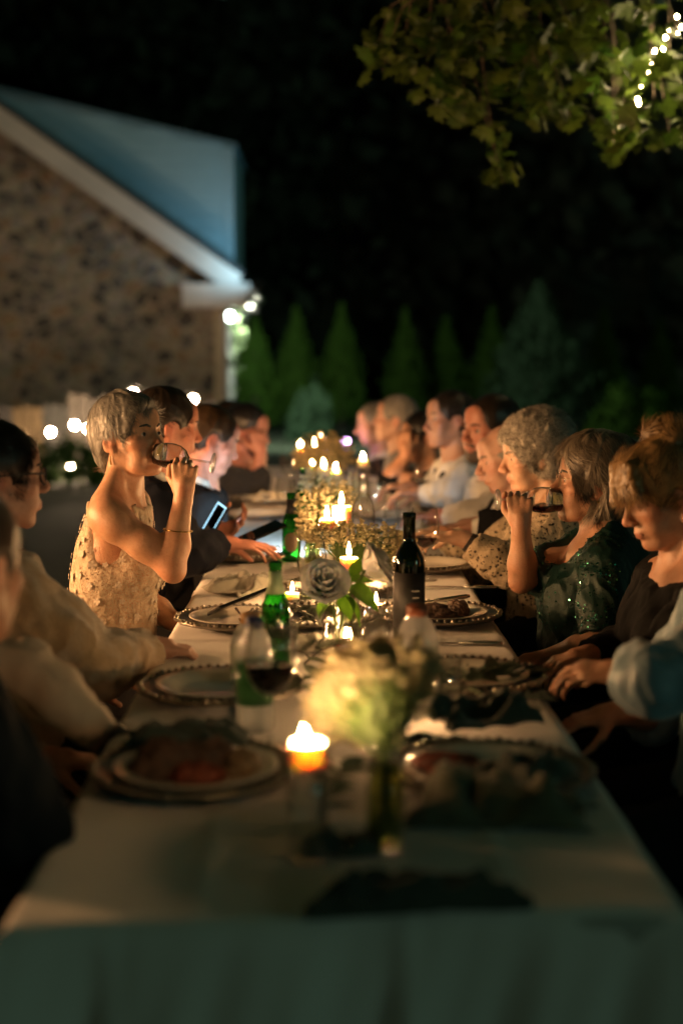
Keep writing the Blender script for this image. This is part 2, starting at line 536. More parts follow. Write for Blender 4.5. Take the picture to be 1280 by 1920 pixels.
# flood lamps on the house
def lamp_fixture(name, label, loc, aim, power, col, spot=True, ang=110, blend=0.8, parent_mat=None):
    t = thing(name, label, "lamp", loc)
    d = (Vector(aim) - Vector(loc)).normalized()
    q = d.to_track_quat('-Z', 'Y').to_matrix()
    MB().box(-d * .05, (0.16, 0.12, 0.06), q).build("housing", mat("lamp_housing", (0.03, 0.03, 0.035), 0.5, metal=.6), t)
    MB().box(d * -.012, (0.13, 0.09, 0.006), q).build("lens", emission(name + "_lens", col, 12), t)
    MB().tube([-d * .07, -d * .07 + Vector((-.02, .02, -.14))], 0.012, 6).build("bracket", mat("lamp_housing", (0, 0, 0)), t)
    ld = bpy.data.lights.new(name + "_light", 'SPOT')
    ld.energy = power; ld.color = col; ld.spot_size = R(ang); ld.spot_blend = blend; ld.shadow_soft_size = 0.06
    lo = bpy.data.objects.new(name + "_light", ld); COL.objects.link(lo)
    lo.parent = t; lo.location = d * .02
    lo.rotation_euler = d.to_track_quat('-Z', 'Y').to_euler()
    return t
lamp_fixture("gutter_flood_lamp", "small cool flood lamp on the gutter corner turned up at the blue dormer", (gx + .12, HY - 1.0, c0.z + .02), (d1.x - .9, DY0, 4.3), 58, (0.42, 0.80, 1.0), ang=140, blend=1.0)
lamp_fixture("eave_flood_lamp", "bright white flood lamp under the eave at the house corner", (XC + .36, HY + .9, c1.z - .06), (XC + 3.2, HY + 7.0, 0.9), 760, (0.92, 1.0, 0.84), ang=172, blend=.3)

pq = HP(430, 590, HY + .55)
t = thing("porch_lamp", "round cool white porch lamp shining at the corner of the house", "lamp", (XC + .022, HY + .55, pq.z))
MB().box((.02, 0, 0), (.03, .08, .12)).build("back_plate", mat("lamp_housing", (0, 0, 0)), t)
MB().tube([(.03, 0, .02), (.09, 0, .05), (.11, 0, .03)], .01, 8).build("arm", mat("lamp_housing", (0, 0, 0)), t)
MB().ball((.11, 0, -.03), .055, 14, 10).build("globe", emission("porch_globe", (.82, 1.0, .94), 90), t, smooth=True)
# ---- climbing vine beside the lamp
vine = thing("climbing_vine", "small vine climbing the house corner, its leaves lit white by the lamp", "plant", (XC + .05, HY + .9, 0))
MB().tube([(0, 0, 0), (.03, .05, .8), (0, -.05, 1.6), (.04, 0, pq.z + .1)], [.018, .014, .01, .004], 6).build("stem", mat("bark", (0, 0, 0)) if "bark" in MATS else mat("bark", (0.10, 0.075, 0.055), 0.9, var=.3, vscale=14, bump=.8, bscale=40), vine)
_r = np.random.default_rng(31); _v = []; _n = 420
for _i in range(_n):
    z_ = pq.z + .18 - abs(_r.normal(0, .55)); c_ = np.array([.05 + abs(_r.normal(0, .13)) * (1 if z_ > pq.z - .5 else .5), _r.normal(0, .35), z_])
    a_ = _r.normal(size=3); a_ /= np.linalg.norm(a_); b_ = np.cross(a_, _r.normal(size=3)); b_ /= np.linalg.norm(b_); s_ = _r.uniform(.02, .045)
    _v += [c_ - a_ * s_, c_ + b_ * s_ * .7, c_ + a_ * s_, c_ - b_ * s_ * .7]
tag(link("foliage", mesh_np("foliage", np.array(_v), np.arange(4 * _n).reshape(-1, 4), False), mat("vine_leaf", (0.09, 0.13, 0.05), .6, var=.2), vine), kind="stuff")

# ---------------------------------------------------------------- picket fence with bulbs
FY = 18.6
fence = thing("picket_fence", "low fence of uneven pale and dark wooden boards before the stone house", "fence", P(200, 900, FY).xy.to_3d())
fl = fence.location.copy()
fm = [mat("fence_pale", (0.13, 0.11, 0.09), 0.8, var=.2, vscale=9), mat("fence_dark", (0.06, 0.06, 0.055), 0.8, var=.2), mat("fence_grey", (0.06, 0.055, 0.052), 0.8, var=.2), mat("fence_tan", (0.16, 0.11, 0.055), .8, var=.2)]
x = P(-60, 900, FY).x
k = 0
while x < P(400, 900, FY).x:
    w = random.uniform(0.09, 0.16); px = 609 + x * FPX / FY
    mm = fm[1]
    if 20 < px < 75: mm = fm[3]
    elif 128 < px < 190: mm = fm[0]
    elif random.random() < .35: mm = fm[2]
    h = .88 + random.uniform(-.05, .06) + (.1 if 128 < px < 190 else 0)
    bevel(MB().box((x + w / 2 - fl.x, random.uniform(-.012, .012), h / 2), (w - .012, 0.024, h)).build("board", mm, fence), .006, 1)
    x += w; k += 1
for zz in (0.25, 0.7):
    MB().box((P(170, 900, FY).x - fl.x, 0.045, zz), (P(400, 900, FY).x - P(-60, 900, FY).x, 0.04, 0.08)).build("rail", fm[1], fence)

bulbs = [(95, 810), (140, 797), (165, 803), (130, 873), (155, 880), (250, 737), (362, 748)]
bs = thing("bulb_string", "cord of round glowing bulbs draped along the wooden fence", "string lights", P(95, 810, FY - 1.3))
b0 = bs.location.copy()
order = sorted(bulbs)
cordp = []
for (px, py) in order:
    q = P(px, py, FY - 1.3) - b0 + Vector((0, 0, .075))
    if cordp:
        mid = (cordp[-1] + q) / 2 - Vector((0, 0, .04)); cordp.append(mid)
    cordp.append(q)
MB().tube(cordp, 0.006, 6).build("cord", mat("black_cord", (0.01, 0.01, 0.01), .5), bs)
bm_ball = MB().ball((0, 0, 0), 0.030, 14, 10).mesh("bulb", True)
bm_cap = MB().tube([(0, 0, .028), (0, 0, .075)], [0.016, 0.014], 10).mesh("socket")
for (px, py) in bulbs:
    q = P(px, py, FY - 1.3) - b0
    o = link("bulb", bm_ball, emission("warm_bulb", (1.0, 0.68, 0.42), 1250), bs, q)
    s = link("socket", bm_cap, MATS["black_cord"], o)

# ---------------------------------------------------------------- arborvitae hedge row
def make_conifer(seed, n=5200):
    r = np.random.default_rng(seed)
    h = r.uniform(0.03, 1, n) ** 0.85
    prof = np.interp(h, [0, .08, .25, .5, .75, .9, 1], [.34, .47, .48, .37, .19, .07, .006])
    a = r.uniform(0, 2 * PI, n)
    lob = 1 + .20 * np.sin(a * 4 + h * 9) + .16 * np.sin(a * 7 - h * 23 + 1) + r.normal(0, .10, n)
    rad = prof * lob * r.uniform(0.72, 1.0, n) ** .5
    c = np.stack([rad * np.cos(a), rad * np.sin(a), h], 1)
    out = np.stack([np.cos(a) * .45, np.sin(a) * .45, np.full(n, .9)], 1) + r.normal(0, .25, (n, 3))
    out /= np.linalg.norm(out, axis=1)[:, None]
    sd = np.cross(out, np.stack([np.cos(a), np.sin(a), np.zeros(n)], 1) + r.normal(0, .5, (n, 3))); sd /= np.linalg.norm(sd, axis=1)[:, None]
    L = r.uniform(.02, .065, n)[:, None]
    q = np.stack([c, c + out * L * .6 + sd * L * .35, c + out * L * 1.3, c + out * L * .6 - sd * L * .35], 1)
    q[:, :, :2] *= 0.98
    return mesh_np("crown", q.reshape(-1, 3), np.arange(4 * n).reshape(-1, 4), False)
m_arb = mat("arborvitae_leaf", (0.05, 0.12, 0.014), 0.8, spec=.1, var=.3, vscale=14)
m_arb2 = mat("blue_spruce_leaf", (0.05, 0.10, 0.05), 0.8, spec=.1, var=.3, vscale=14)
m_bark = mat("bark", (0.10, 0.075, 0.055), 0.9, var=.3, vscale=14, bump=.8, bscale=40)
crowns = [make_conifer(s) for s in (1, 2, 3)]
trunk_me = MB().tube([(0, 0, 0), (0, 0, .3), (0, 0, .95)], [.05, .035, .008], 8).mesh("trunk")
arbs = [(478, 604, 29, 1.0, "half hidden behind the corner of the stone house"), (555, 583, 30, .95, "in full view above the far table candles"),
        (640, 580, 30.5, 1.0, "second in the row right of the far candles"), (760, 586, 31.5, .92, "above the grey haired man at the far end"),
        (836, 600, 33, 1.1, "dim and narrow above the dark haired man"), (922, 583, 33, 1.05, "dim, above the red faced man"),
        (1132, 588, 31, 1.0, "slender, above the lady in green"), (1238, 604, 33, 1.0, "last and darkest at the far right of the row")]
for i, (px, py, Y, w, txt) in enumerate(arbs):
    p = P(px, py, Y)
    t = thing("arborvitae_tree", "pointed arborvitae " + txt, "tree", (p.x, Y, 0), i * 1.3, "arborvitae row behind the garden")
    c = link("crown", crowns[i % 3], m_arb, t); c.scale = (w, w, p.z)
    c = link("trunk", trunk_me, m_bark, t); c.scale = (1, 1, p.z)
p = P(1012, 540, 29.5)
t = thing("spruce_tree", "broad loose blue green spruce taller than its arborvitae neighbours", "tree", (p.x, 29.5, 0))
c = link("crown", make_conifer(9, 6500), m_arb2, t); c.scale = (2.0, 2.0, p.z)
c = link("trunk", trunk_me, m_bark, t); c.scale = (1.5, 1.5, p.z)

def make_bush(seed, n=1800):
    r = np.random.default_rng(seed)
    d = r.normal(size=(n, 3)); d /= np.linalg.norm(d, axis=1)[:, None]; d[:, 2] = np.abs(d[:, 2])
    rad = r.uniform(.6, 1, n) ** .5 * (1 + .15 * np.sin(d[:, 0] * 7) + .12 * np.sin(d[:, 1] * 9 + 1))
    c = d * rad[:, None]
    u = r.normal(size=(n, 3)); u /= np.linalg.norm(u, axis=1)[:, None]
    w = np.cross(u, r.normal(size=(n, 3))); w /= np.linalg.norm(w, axis=1)[:, None]
    s = r.uniform(.05, .1, n)[:, None]
    q = np.stack([c - u * s, c + w * s * .6, c + u * s, c - w * s * .6], 1)
    return mesh_np("foliage", q.reshape(-1, 3), np.arange(4 * n).reshape(-1, 4), False)
bush_me = make_bush(4)
for (px, Y, rr, hh, txt) in [(1178, 27, .75, .95, "rounded low shrub behind the lady in green"), (585, 26, .42, .95, "pale leafy shrub in front of the arborvitae by the candles"),
                             (120, 16.6, .5, .5, "dark green shrub growing below the bulbs on the fence")]:
    p = P(px, 700, Y)
    t = thing("shrub", txt, "shrub", (p.x, Y, 0), px)
    c = link("foliage", bush_me, m_arb2 if px == 585 else m_arb, t); c.scale = (rr, rr, hh)
    MB().tube([(0, 0, 0), (0.02, 0, hh * .6)], [.03, .01], 6).build("stem", m_bark, t)

# ---------------------------------------------------------------- maple over the table
def maple_leaf():
    half = [(0, -.5), (.10, -.42), (.30, -.40), (.22, -.25), (.48, -.10), (.40, -.02), (.52, .16), (.30, .12), (.22, .10), (.26, .30), (.12, .26), (0, .56)]
    pts = half + [(-x, y) for x, y in reversed(half[1:-1])]
    vs = [(x, y, -0.22 * abs(x) - 0.25 * y * y) for x, y in pts] + [(0, -.05, 0.03)]
    n = len(pts)
    return mesh_from("leaf", vs, [(i, (i + 1) % n, n) for i in range(n)])
def leaf_material():
    m = bpy.data.materials.new("maple_leaf"); m.use_nodes = True
    N, L = nodes_of(m); b = N['Principled BSDF']
    b.inputs['Roughness'].default_value = .5
    oi = N.new('ShaderNodeObjectInfo'); rp = N.new('ShaderNodeValToRGB')
    rp.color_ramp.elements[0].color = (0.045, 0.11, 0.012, 1); rp.color_ramp.elements[1].color = (0.07, 0.105, 0.013, 1)
    e = rp.color_ramp.elements.new(.5); e.color = (0.06, 0.10, 0.014, 1)
    L.new(oi.outputs['Random'], rp.inputs[0]); L.new(rp.outputs[0], b.inputs['Base Color'])
    tl = N.new('ShaderNodeBsdfTranslucent'); L.new(rp.outputs[0], tl.inputs[0])
    mx = N.new('ShaderNodeMixShader'); mx.inputs[0].default_value = .45
    L.new(b.outputs[0], mx.inputs[1]); L.new(tl.outputs[0], mx.inputs[2])
    L.new(mx.outputs[0], N['Material Output'].inputs[0])
    return m
m_leaf = leaf_material()
maple = thing("maple_tree", "maple whose leafy boughs with fairy lights hang over the table", "tree", (3.9, 7.4, 0))
mo = maple.location.copy()
def m_(p): return Vector(p) - mo
MB().tube([m_((3.9, 7.4, 0)), m_((3.88, 7.38, 1.2)), m_((3.8, 7.3, 2.4)), m_((3.7, 7.2, 4.5)), m_((3.6, 7.1, 6.5))], [.27, .2, .18, .14, .06], 14).build("trunk", m_bark, maple, smooth=True)
limbs = [[(3.8, 7.3, 2.6), (2.9, 6.9, 3.15), (1.9, 6.4, 3.25), (0.9, 6.2, 3.1), (0.3, 6.1, 2.95)],
         [(3.75, 7.25, 3.0), (2.8, 5.6, 3.6), (1.6, 4.2, 3.9), (0.2, 3.0, 4.0), (-1.2, 2.2, 3.9)],
         [(3.7, 7.2, 3.8), (2.2, 7.6, 4.6), (0.4, 7.8, 4.9), (-1.4, 7.9, 4.8)],
         [(3.8, 7.3, 2.8), (3.6, 5.2, 3.5), (3.0, 3.0, 3.8), (2.4, 0.8, 3.9)]]
for l in limbs:
    n = len(l)
    MB().tube([m_(p) for p in l], [.085 * (1 - i / n) + .012 for i in range(n)], 8).build("limb", m_bark, maple, smooth=True)
leaf_me = maple_leaf()
clusters = [(720, 120, 45, 6), (705, 95, 22, 4), (760, 60, 60, 12), (800, 150, 50, 9), (840, 60, 70, 20), (860, 190, 45, 10), (905, 120, 70, 20), (870, 215, 25, 5), (930, 40, 70, 18), (985, 170, 60, 20), (925, 265, 30, 6), (940, 330, 30, 6),
            (1000, 80, 80, 22), (1035, 215, 36, 9), (1065, 205, 25, 6), (1080, 110, 70, 20), (1070, 30, 60, 14), (1145, 60, 70, 18), (1150, 150, 50, 12), (1160, 230, 42, 12), (1150, 275, 22, 6), (1180, 245, 30, 8), (1225, 170, 60, 14),
            (1255, 120, 50, 12), (1255, 250, 36, 7), (1265, 40, 60, 12)]
limb0 = [Vector(p) for p in limbs[0]]
for (px, py, rr, n) in clusters:               # twigs that carry the leaf clusters
    c_ = P(px, py, 6.2); a_ = min((limb0[i].lerp(limb0[i + 1], u_) for i in range(len(limb0) - 1) for u_ in (0, .25, .5, .75)), key=lambda q: (q - c_).length)
    if (a_ - c_).length > 1.6: continue
    m1 = a_.lerp(c_, .5) + Vector((random.uniform(-.06, .06), random.uniform(-.06, .06), .06))
    MB().tube([m_(a_), m_(m1), m_(c_), m_(c_ + (c_ - m1).normalized() * .03)], [.007, .004, .0022, .001], 6).build("twig", m_bark, maple)
nl = 0
for (px, py, rr, n) in clusters:
    for q in range(n):
        if nl >= 298: break
        a, s = random.uniform(0, 2 * PI), rr * math.sqrt(random.random()) * 1.15
        p = P(px + s * math.cos(a), py + s * math.sin(a) * .8, random.uniform(5.7, 6.7))
        o = link("leaf", leaf_me, m_leaf, maple, m_(p))
        sc = random.uniform(.07, .125); o.scale = (sc, sc, sc)
        o.rotation_euler = (random.uniform(-1.0, 1.4), random.uniform(-.8, .8), random.uniform(0, 6.28))
        nl += 1
# finer leaves between the large ones
def leaf_spray():
    r = np.random.default_rng(21)
    base = np.array([v.co[:] for v in leaf_me.vertices]); bf = np.array([p.vertices[:] for p in leaf_me.polygons])
    out = []; fs = []; c = 0
    for (px, py, rr, n) in clusters:
        for q in range(int(n * 1.5)):
            a, s = r.uniform(0, 2 * PI), rr * math.sqrt(r.random()) * 1.25
            p = np.array(P(px + s * math.cos(a), py + s * math.sin(a) * .8 - 12, r.uniform(5.8, 7.0)))
            e = Euler((r.uniform(-1.0, 1.4), r.uniform(-.8, .8), r.uniform(0, 6.28))).to_matrix()
            out.append((base * r.uniform(.06, .10)) @ np.array(e).T + p - np.array(mo)); fs.append(bf + c * len(base)); c += 1
    return mesh_np("leaf_spray", np.concatenate(out), np.concatenate(fs), False)
tag(link("leaf_spray", leaf_spray(), m_leaf, maple), kind="stuff")
# unseen rest of the crown, made wide and dense to block sky light
def crown_unseen():
    r = np.random.default_rng(11)
    base = np.array([v.co[:] for v in leaf_me.vertices]); bf = np.array([p.vertices[:] for p in leaf_me.polygons])
    n = 12000
    out = []; fs = []
    cnt = 0
    while cnt < n:
        p = np.array([r.uniform(-6, 7.5), r.uniform(-4, 10.5), 0])
        rr = math.hypot(p[0] - 1.0, (p[1] - 3.4))
        if rr > 7.4 * r.uniform(.8, 1): continue
        p[2] = 3.25 + 0.14 * p[1] + r.uniform(0, 1.9) * (1 - (rr / 7.6) ** 2) + .25 * math.sin(p[0] * 2) * math.sin(p[1] * 2)
        if p[1] > 2 and p[2] < 1.41 + p[1] * 0.275: continue      # the lowest boughs are the ones in view
        s = r.uniform(.2, .34)
        e = Euler((r.uniform(-.9, .9), r.uniform(-.9, .9), r.uniform(0, 6.28))).to_matrix()
        out.append((base * s) @ np.array(e).T + p - np.array(mo)); fs.append(bf + cnt * len(base)); cnt += 1
    return mesh_np("crown", np.concatenate(out), np.concatenate(fs), False)
tag(link("crown", crown_unseen(), m_leaf, maple), kind="stuff")

fairy = [(1269, 30), (1278, 50), (1255, 57), (1269, 63), (1242, 92), (1227, 95), (1225, 66), (1198, 118), (1224, 120), (1208, 127), (1198, 129), (1218, 137), (1187, 146), (1201, 147), (1183, 167), (1201, 159), (1193, 165), (1195, 185), (1197, 193), (1163, 231), (1160, 241), (1179, 236), (1169, 253), (1212, 110), (1247, 70), (1186, 176), (1174, 226)]
fs_ = thing("fairy_light_string", "string of tiny warm fairy lights wound through the maple bough", "string lights", P(1225, 120, 6.2))
f0 = fs_.location.copy()
pp = [P(px, py, 6.15 + .08 * math.sin(i * 2.3)) for i, (px, py) in enumerate(fairy)]
MB().tube([m_ - f0 + Vector((0, .012, .008)) for m_ in pp], 0.002, 4).build("wire", MATS["black_cord"], fs_)
fb = MB().ball((0, 0, 0), 0.0052, 8, 6, (1, 1, 1.3)).mesh("bulb", True)
for q in pp:
    link("bulb", fb, emission("fairy_bulb", (1.0, 0.74, 0.36), 430), fs_, q - f0)
def m_(p): return Vector(p) - mo

# ---------------------------------------------------------------- unseen bulbs on poles, added to light the guests from the left
m_pole = mat("pole_wood", (0.12, 0.09, 0.06), .8, var=.2)
poles = [Vector((-2.45, 1.7, 0)), Vector((-2.45, 4.9, 0))]
for i, q in enumerate(poles):
    t = thing("added_light_pole", ["nearer", "farther"][i] + " wooden pole added out of view to carry the bulb cord left of the table", "pole", q)
    MB().tube([(0, 0, 0), (0, 0, 2.1)], [.03, .026], 10).build("shaft", m_pole, t, smooth=True)
    MB().tube([(0, 0, 2.07), (.05, 0, 2.07), (.06, 0, 2.03)], .005, 6).build("hook", m_leg if 'm_leg' in globals() else m_pole, t)
bs_added = thing("bulb_string", "unseen cord of round warm bulbs added on poles to light the guests from the left", "string lights", poles[0] + Vector((.06, 0, 2.03)))
cp = []
for i in range(17):
    u = i / 16
    cp.append(Vector((0, 3.2 * u, -.72 * 4 * u * (1 - u))))
MB().tube(cp, .006, 6).build("cord", MATS["black_cord"], bs_added)
for i in (6, 8, 10, 12):
    o = link("bulb", bm_ball, emission("warm_bulb_added", (1.0, 0.50, 0.20), 3900), bs_added, cp[i] - Vector((0, 0, .08)))
    link("socket", bm_cap, MATS["black_cord"], o)
# ================================================================ tables and cloths
TX0, TX1, TY0, TL, TH = -0.364, 0.419, 1.612, 2.445, 0.755
TZ = TH + 0.0065
m_ply = mat("table_plastic", (0.5, 0.48, 0.44), 0.6)
m_leg = mat("table_steel", (0.12, 0.12, 0.12), 0.45, metal=.8)

def cloth_material():
    m = mat("tablecloth_linen", (0.74, 0.70, 0.66), 0.85, var=0.03, vscale=5, sheen=.15)
    N, L = nodes_of(m); b = N['Principled BSDF']
    tc = N.new('ShaderNodeTexCoord')
    wv = N.new('ShaderNodeTexWave'); wv.wave_type = 'BANDS'; wv.bands_direction = 'X'; wv.inputs['Scale'].default_value = 260; wv.inputs['Distortion'].default_value = .4
    nz = N.new('ShaderNodeTexNoise'); nz.inputs['Scale'].default_value = 7; nz.inputs['Detail'].default_value = 5
    L.new(tc.outputs['Object'], nz.inputs[0]); L.new(tc.outputs['Object'], wv.inputs[0])
    b1 = N.new('ShaderNodeBump'); b1.inputs['Strength'].default_value = .25; b1.inputs['Distance'].default_value = .0006
    b2 = N.new('ShaderNodeBump'); b2.inputs['Strength'].default_value = .35; b2.inputs['Distance'].default_value = .012
    L.new(wv.outputs['Fac'], b1.inputs['Height']); L.new(nz.outputs['Fac'], b2.inputs['Height'])
    L.new(b2.outputs[0], b1.inputs['Normal']); L.new(b1.outputs[0], b.inputs['Normal'])
    return m
m_cloth = cloth_material()

def make_cloth(i):
    y0 = TY0 + i * TL + (0.004 if i else 0); y1 = TY0 + (i + 1) * TL - 0.004
    dx = 0.42
    dy0 = 0.5 if i == 0 else 0.012
    dy1 = 0.5 if i == 2 else 0.012
    us = np.concatenate([np.linspace(-dx, -.03, 16), np.linspace(-.02, .02, 5), np.linspace(.04, TX1 - TX0 - .04, 60), TX1 - TX0 + np.linspace(-.02, .02, 5), TX1 - TX0 + np.linspace(.03, dx, 16)])
    vs = np.concatenate([np.linspace(-dy0, -.03, 34) if i == 0 else [-dy0], np.linspace(-.008, .02, 4), np.linspace(.04, y1 - y0 - .04, 100), y1 - y0 + np.linspace(-.02, .008, 4), (y1 - y0 + np.linspace(.03, dy1, 14)) if i == 2 else [y1 - y0 + dy1]])
    W, Lg = TX1 - TX0, y1 - y0
    U, V = np.meshgrid(us, vs, indexing='ij')
    ex = np.maximum(np.maximum(-U, U - W), 0); ey = np.maximum(np.maximum(-V, V - Lg), 0)
    sx = np.where(U < 0, -1, np.where(U > W, 1, 0)); sy = np.where(V < 0, -1, np.where(V > Lg, 1, 0))
    x = np.clip(U, 0, W); y = np.clip(V, 0, Lg)
    drop = np.maximum(ex, ey)
    rr = 0.012
    th = np.minimum(drop / rr, PI / 2)
    out = rr * np.sin(th); dz = rr * (1 - np.cos(th)) + np.maximum(drop - rr * PI / 2, 0)
    foldx = (0.5 + .5 * np.sin(y * 19 + 1.2 * np.sin(y * 5)) + .4 * np.sin(y * 41)) * np.clip(ex / .3, 0, 1) * .035
    foldy = 1.25 * (0.5 + .5 * np.sin(x * 17 + 2.3 + 1.5 * np.sin(x * 6)) + .35 * np.sin(x * 39 + 1 + ey * 6) + .15 * np.sin(x * 90 + ey * 25)) * np.clip(ey / .16, 0, 1) ** .8 * .026 + .012 * np.exp(-((x - W * .585) / .012) ** 2) * np.clip(ey / .03, 0, 1) + .010 * np.exp(-((x - W * .14) / .010) ** 2) * np.clip(ey / .03, 0, 1)
    both = (ex > 0) & (ey > 0)
    mn = np.minimum(ex, ey)
    x = x + sx * (np.where(ex > 0, out, 0) + foldx + .05 * dz * (ex > 0) + np.where(both, .35 * mn, 0))
    y = y + sy * (np.where(ey > 0, out, 0) + foldy + .05 * dz * (ey > 0) + np.where(both, .35 * mn, 0))
    pts = np.stack([x, y, np.zeros_like(x)], 2).reshape(-1, 3)
    ripple = fbm(pts, 9, 20 + i, 3).reshape(x.shape) * .0016 + .0018
    crease = .004 * np.exp(-((x - W * .27) / .011) ** 2) + .004 * np.exp(-((y - .34) / .016) ** 2) + .0035 * np.exp(-((y - 1.22) / .016) ** 2) + .0035 * np.exp(-((x - W * .75) / .011) ** 2)
    z = TZ - dz + (ripple + crease) * (drop <= 0)
    if i == 0:
        y = y + ((x / W) * .045 - .004 * np.sin(x * 9) - .003 * np.sin(x * 23 + 1)) * np.exp(-np.maximum(y, 0) * 3) - .01
    X = x + TX0; Y = y + y0
    nu, nv = x.shape
    ii = np.arange(nu * nv).reshape(nu, nv)
    f = np.stack([ii[:-1, :-1], ii[1:, :-1], ii[1:, 1:], ii[:-1, 1:]], 2).reshape(-1, 4)
    return mesh_np("tablecloth", np.stack([X, Y, z], 2).reshape(-1, 3) - np.array([0, y0, 0]), f, True), y0

where = ["at the near end, its front drop in view", "in the middle of the row", "at the far end of the row"]
for i in range(3):
    yc = TY0 + (i + .5) * TL
    xc = (TX0 + TX1) / 2
    t = thing("folding_table", "long folding table " + where[i].replace(", its front drop in view", "") + " hidden by its white cloth", "table", (xc, yc, 0), 0, "banquet tables in one long row")
    bevel(MB().box((0, 0, TH - .024), (TX1 - TX0 - .012, TL - .03, .045)).build("tabletop", m_ply, t), .008)
    for sx in (-1, 1):
        for sy in (-1, 1):
            MB().tube([(sx * .3, sy * 1.0, TH - .045), (sx * .3, sy * .98, 0)], .014, 8).build("leg", m_leg, t)
    me, y0 = make_cloth(i)
    c = link("tablecloth", me, m_cloth, None, (0, y0, 0))
    tag(c, "white linen cloth on the banquet table " + where[i], "tablecloth", "white tablecloths")
TZ += 0.003

# ================================================================ tableware
m_silver = mat("silver_charger", (0.34, 0.30, 0.25), 0.30, metal=1.0, var=.12, vscale=18, bump=.08, bscale=50)
m_plate = mat("cream_china", (0.72, 0.66, 0.56), 0.22, var=.03, coat=.3)
m_steel = mat("cutlery_steel", (0.62, 0.58, 0.52), 0.22, metal=1.0, var=.05)
g_clear = glass("clear_glass", (0.99, 0.99, 0.985), 1.5, 0.01, .22)
g_plastic = glass("clear_plastic", (0.95, 0.96, 0.955), 1.4, 0.06, .3, milky=.38)
g_real = real_glass("stemware_crystal", (.97, .97, .96))
g_green = glass("green_bottle_glass", (0.10, 0.52, 0.10), 1.5, 0.03, .6)
g_dark = glass("dark_bottle_glass", (0.055, 0.11, 0.02), 1.5, 0.03, .7)
g_water = glass("water", (0.985, 0.99, 0.985), 1.33, 0.0, .1)
g_wine = glass("red_wine", (0.16, 0.012, 0.018), 1.33, 0.0, .5)
g_stemw = glass("stem_water", (0.62, 0.68, 0.28), 1.33, 0.0, .3)
m_napkin = mat("green_napkin", (0.045, 0.062, 0.045), 0.9, var=.15, vscale=16, bump=.2, bscale=220, sheen=.3)
m_napkin2 = mat("sage_napkin", (0.34, 0.33, 0.27), 0.9, var=.12, vscale=16, bump=.2, bscale=220, sheen=.3)

# chargers and plates --------------------------------------------------------
def scallop(r, z, a): return r * (1 + (.012 * math.cos(a * 18) if r > .14 else 0))
ch_body = MB().lathe([(0, .004), (.105, .004), (.118, .008), (.128, .016), (.150, .020), (.163, .0235), (.166, .0215), (.160, .016), (.128, .008), (.10, 0), (0, 0)], 72, wob=scallop).mesh("body", True)
mbd = MB()
for k in range(54):
    a = 2 * PI * k / 54
    rr = .158 * (1 + .012 * math.cos(a * 18))
    mbd.ball((rr * math.cos(a), rr * math.sin(a), .0245), .0052 if k % 3 else .0068, 6, 4, (1, 1, .8))
ch_bead = mbd.mesh("beaded_rim", True)
pl_me = MB().lathe([(0, .004), (.075, .004), (.088, .008), (.098, .0155), (.124, .021), (.128, .0215), (.1285, .020), (.124, .0185), (.098, .0125), (.085, .003), (.075, 0), (0, 0)], 64).mesh("dinner_plate", True)

def charger(px, py, txt, rz=0.0):
    p = T(px, py, TZ)
    t = thing("charger_plate", "silver charger with beaded rim " + txt, "charger", p, rz, "silver chargers on the table")
    link("body", ch_body, m_silver, t); link("beaded_rim", ch_bead, m_silver, t)
    return p
def plate(p, txt, dz=.0052, tilt=0):
    o = link("dinner_plate", pl_me, m_plate, None, p + Vector((0, 0, dz)))
    tag(o, "cream china plate " + txt, "plate", "dinner plates")
    o.rotation_euler = (tilt, 0, 0)
    return o
pa = charger(368, 1462, "nearest on the left side of the table, heaped with leftovers"); plate(pa, "nearest on the left, under dark leftovers")
pb = charger(415, 1303, "with an empty plate, left of the water bottle", .4); plate(pb, "empty, left of the water bottle")
pc = charger(452, 1172, "holding a fork, left of the green beer bottle", .2); plate(pc, "with a fork on it, left of the green beer bottle")
pd = charger(818, 1163, "right of the dark wine bottle", .7); plate(pd, "with chopped roast, right of the dark wine bottle")
pe = charger(872, 1283, "half under a dark napkin, right of the clear soda bottle", .1); plate(pe, "half under a dark napkin on the right side")
pf = charger(915, 1465, "nearest on the right side under a crumpled napkin", .3); plate(pf, "nearest on the right, with red leftovers")
pg = charger(800, 1068, "behind the wine glass and the dark bottle", .5); plate(pg, "behind the wine glass on the right side")
ph = charger(455, 1048, "under the torch phone hand on the left side", .8); plate(ph, "with bread, in front of the suited man's hand")
pi_ = charger(487, 972, "far on the left, nearer of two", .2); plate(pi_, "far on the left, nearer of two stacked places")
pj = charger(500, 942, "far on the left, farther of two", .9); plate(pj, "far on the left, farther of two stacked places")
pk = charger(735, 975, "far on the right beside the short tumbler", .6); plate(pk, "far on the right beside the short tumbler")
pl_ = charger(585, 1168, "just right of the green beer bottle, mid table", .35)
pm = charger(640, 1110, "hidden among the flowers behind the roses", 0)

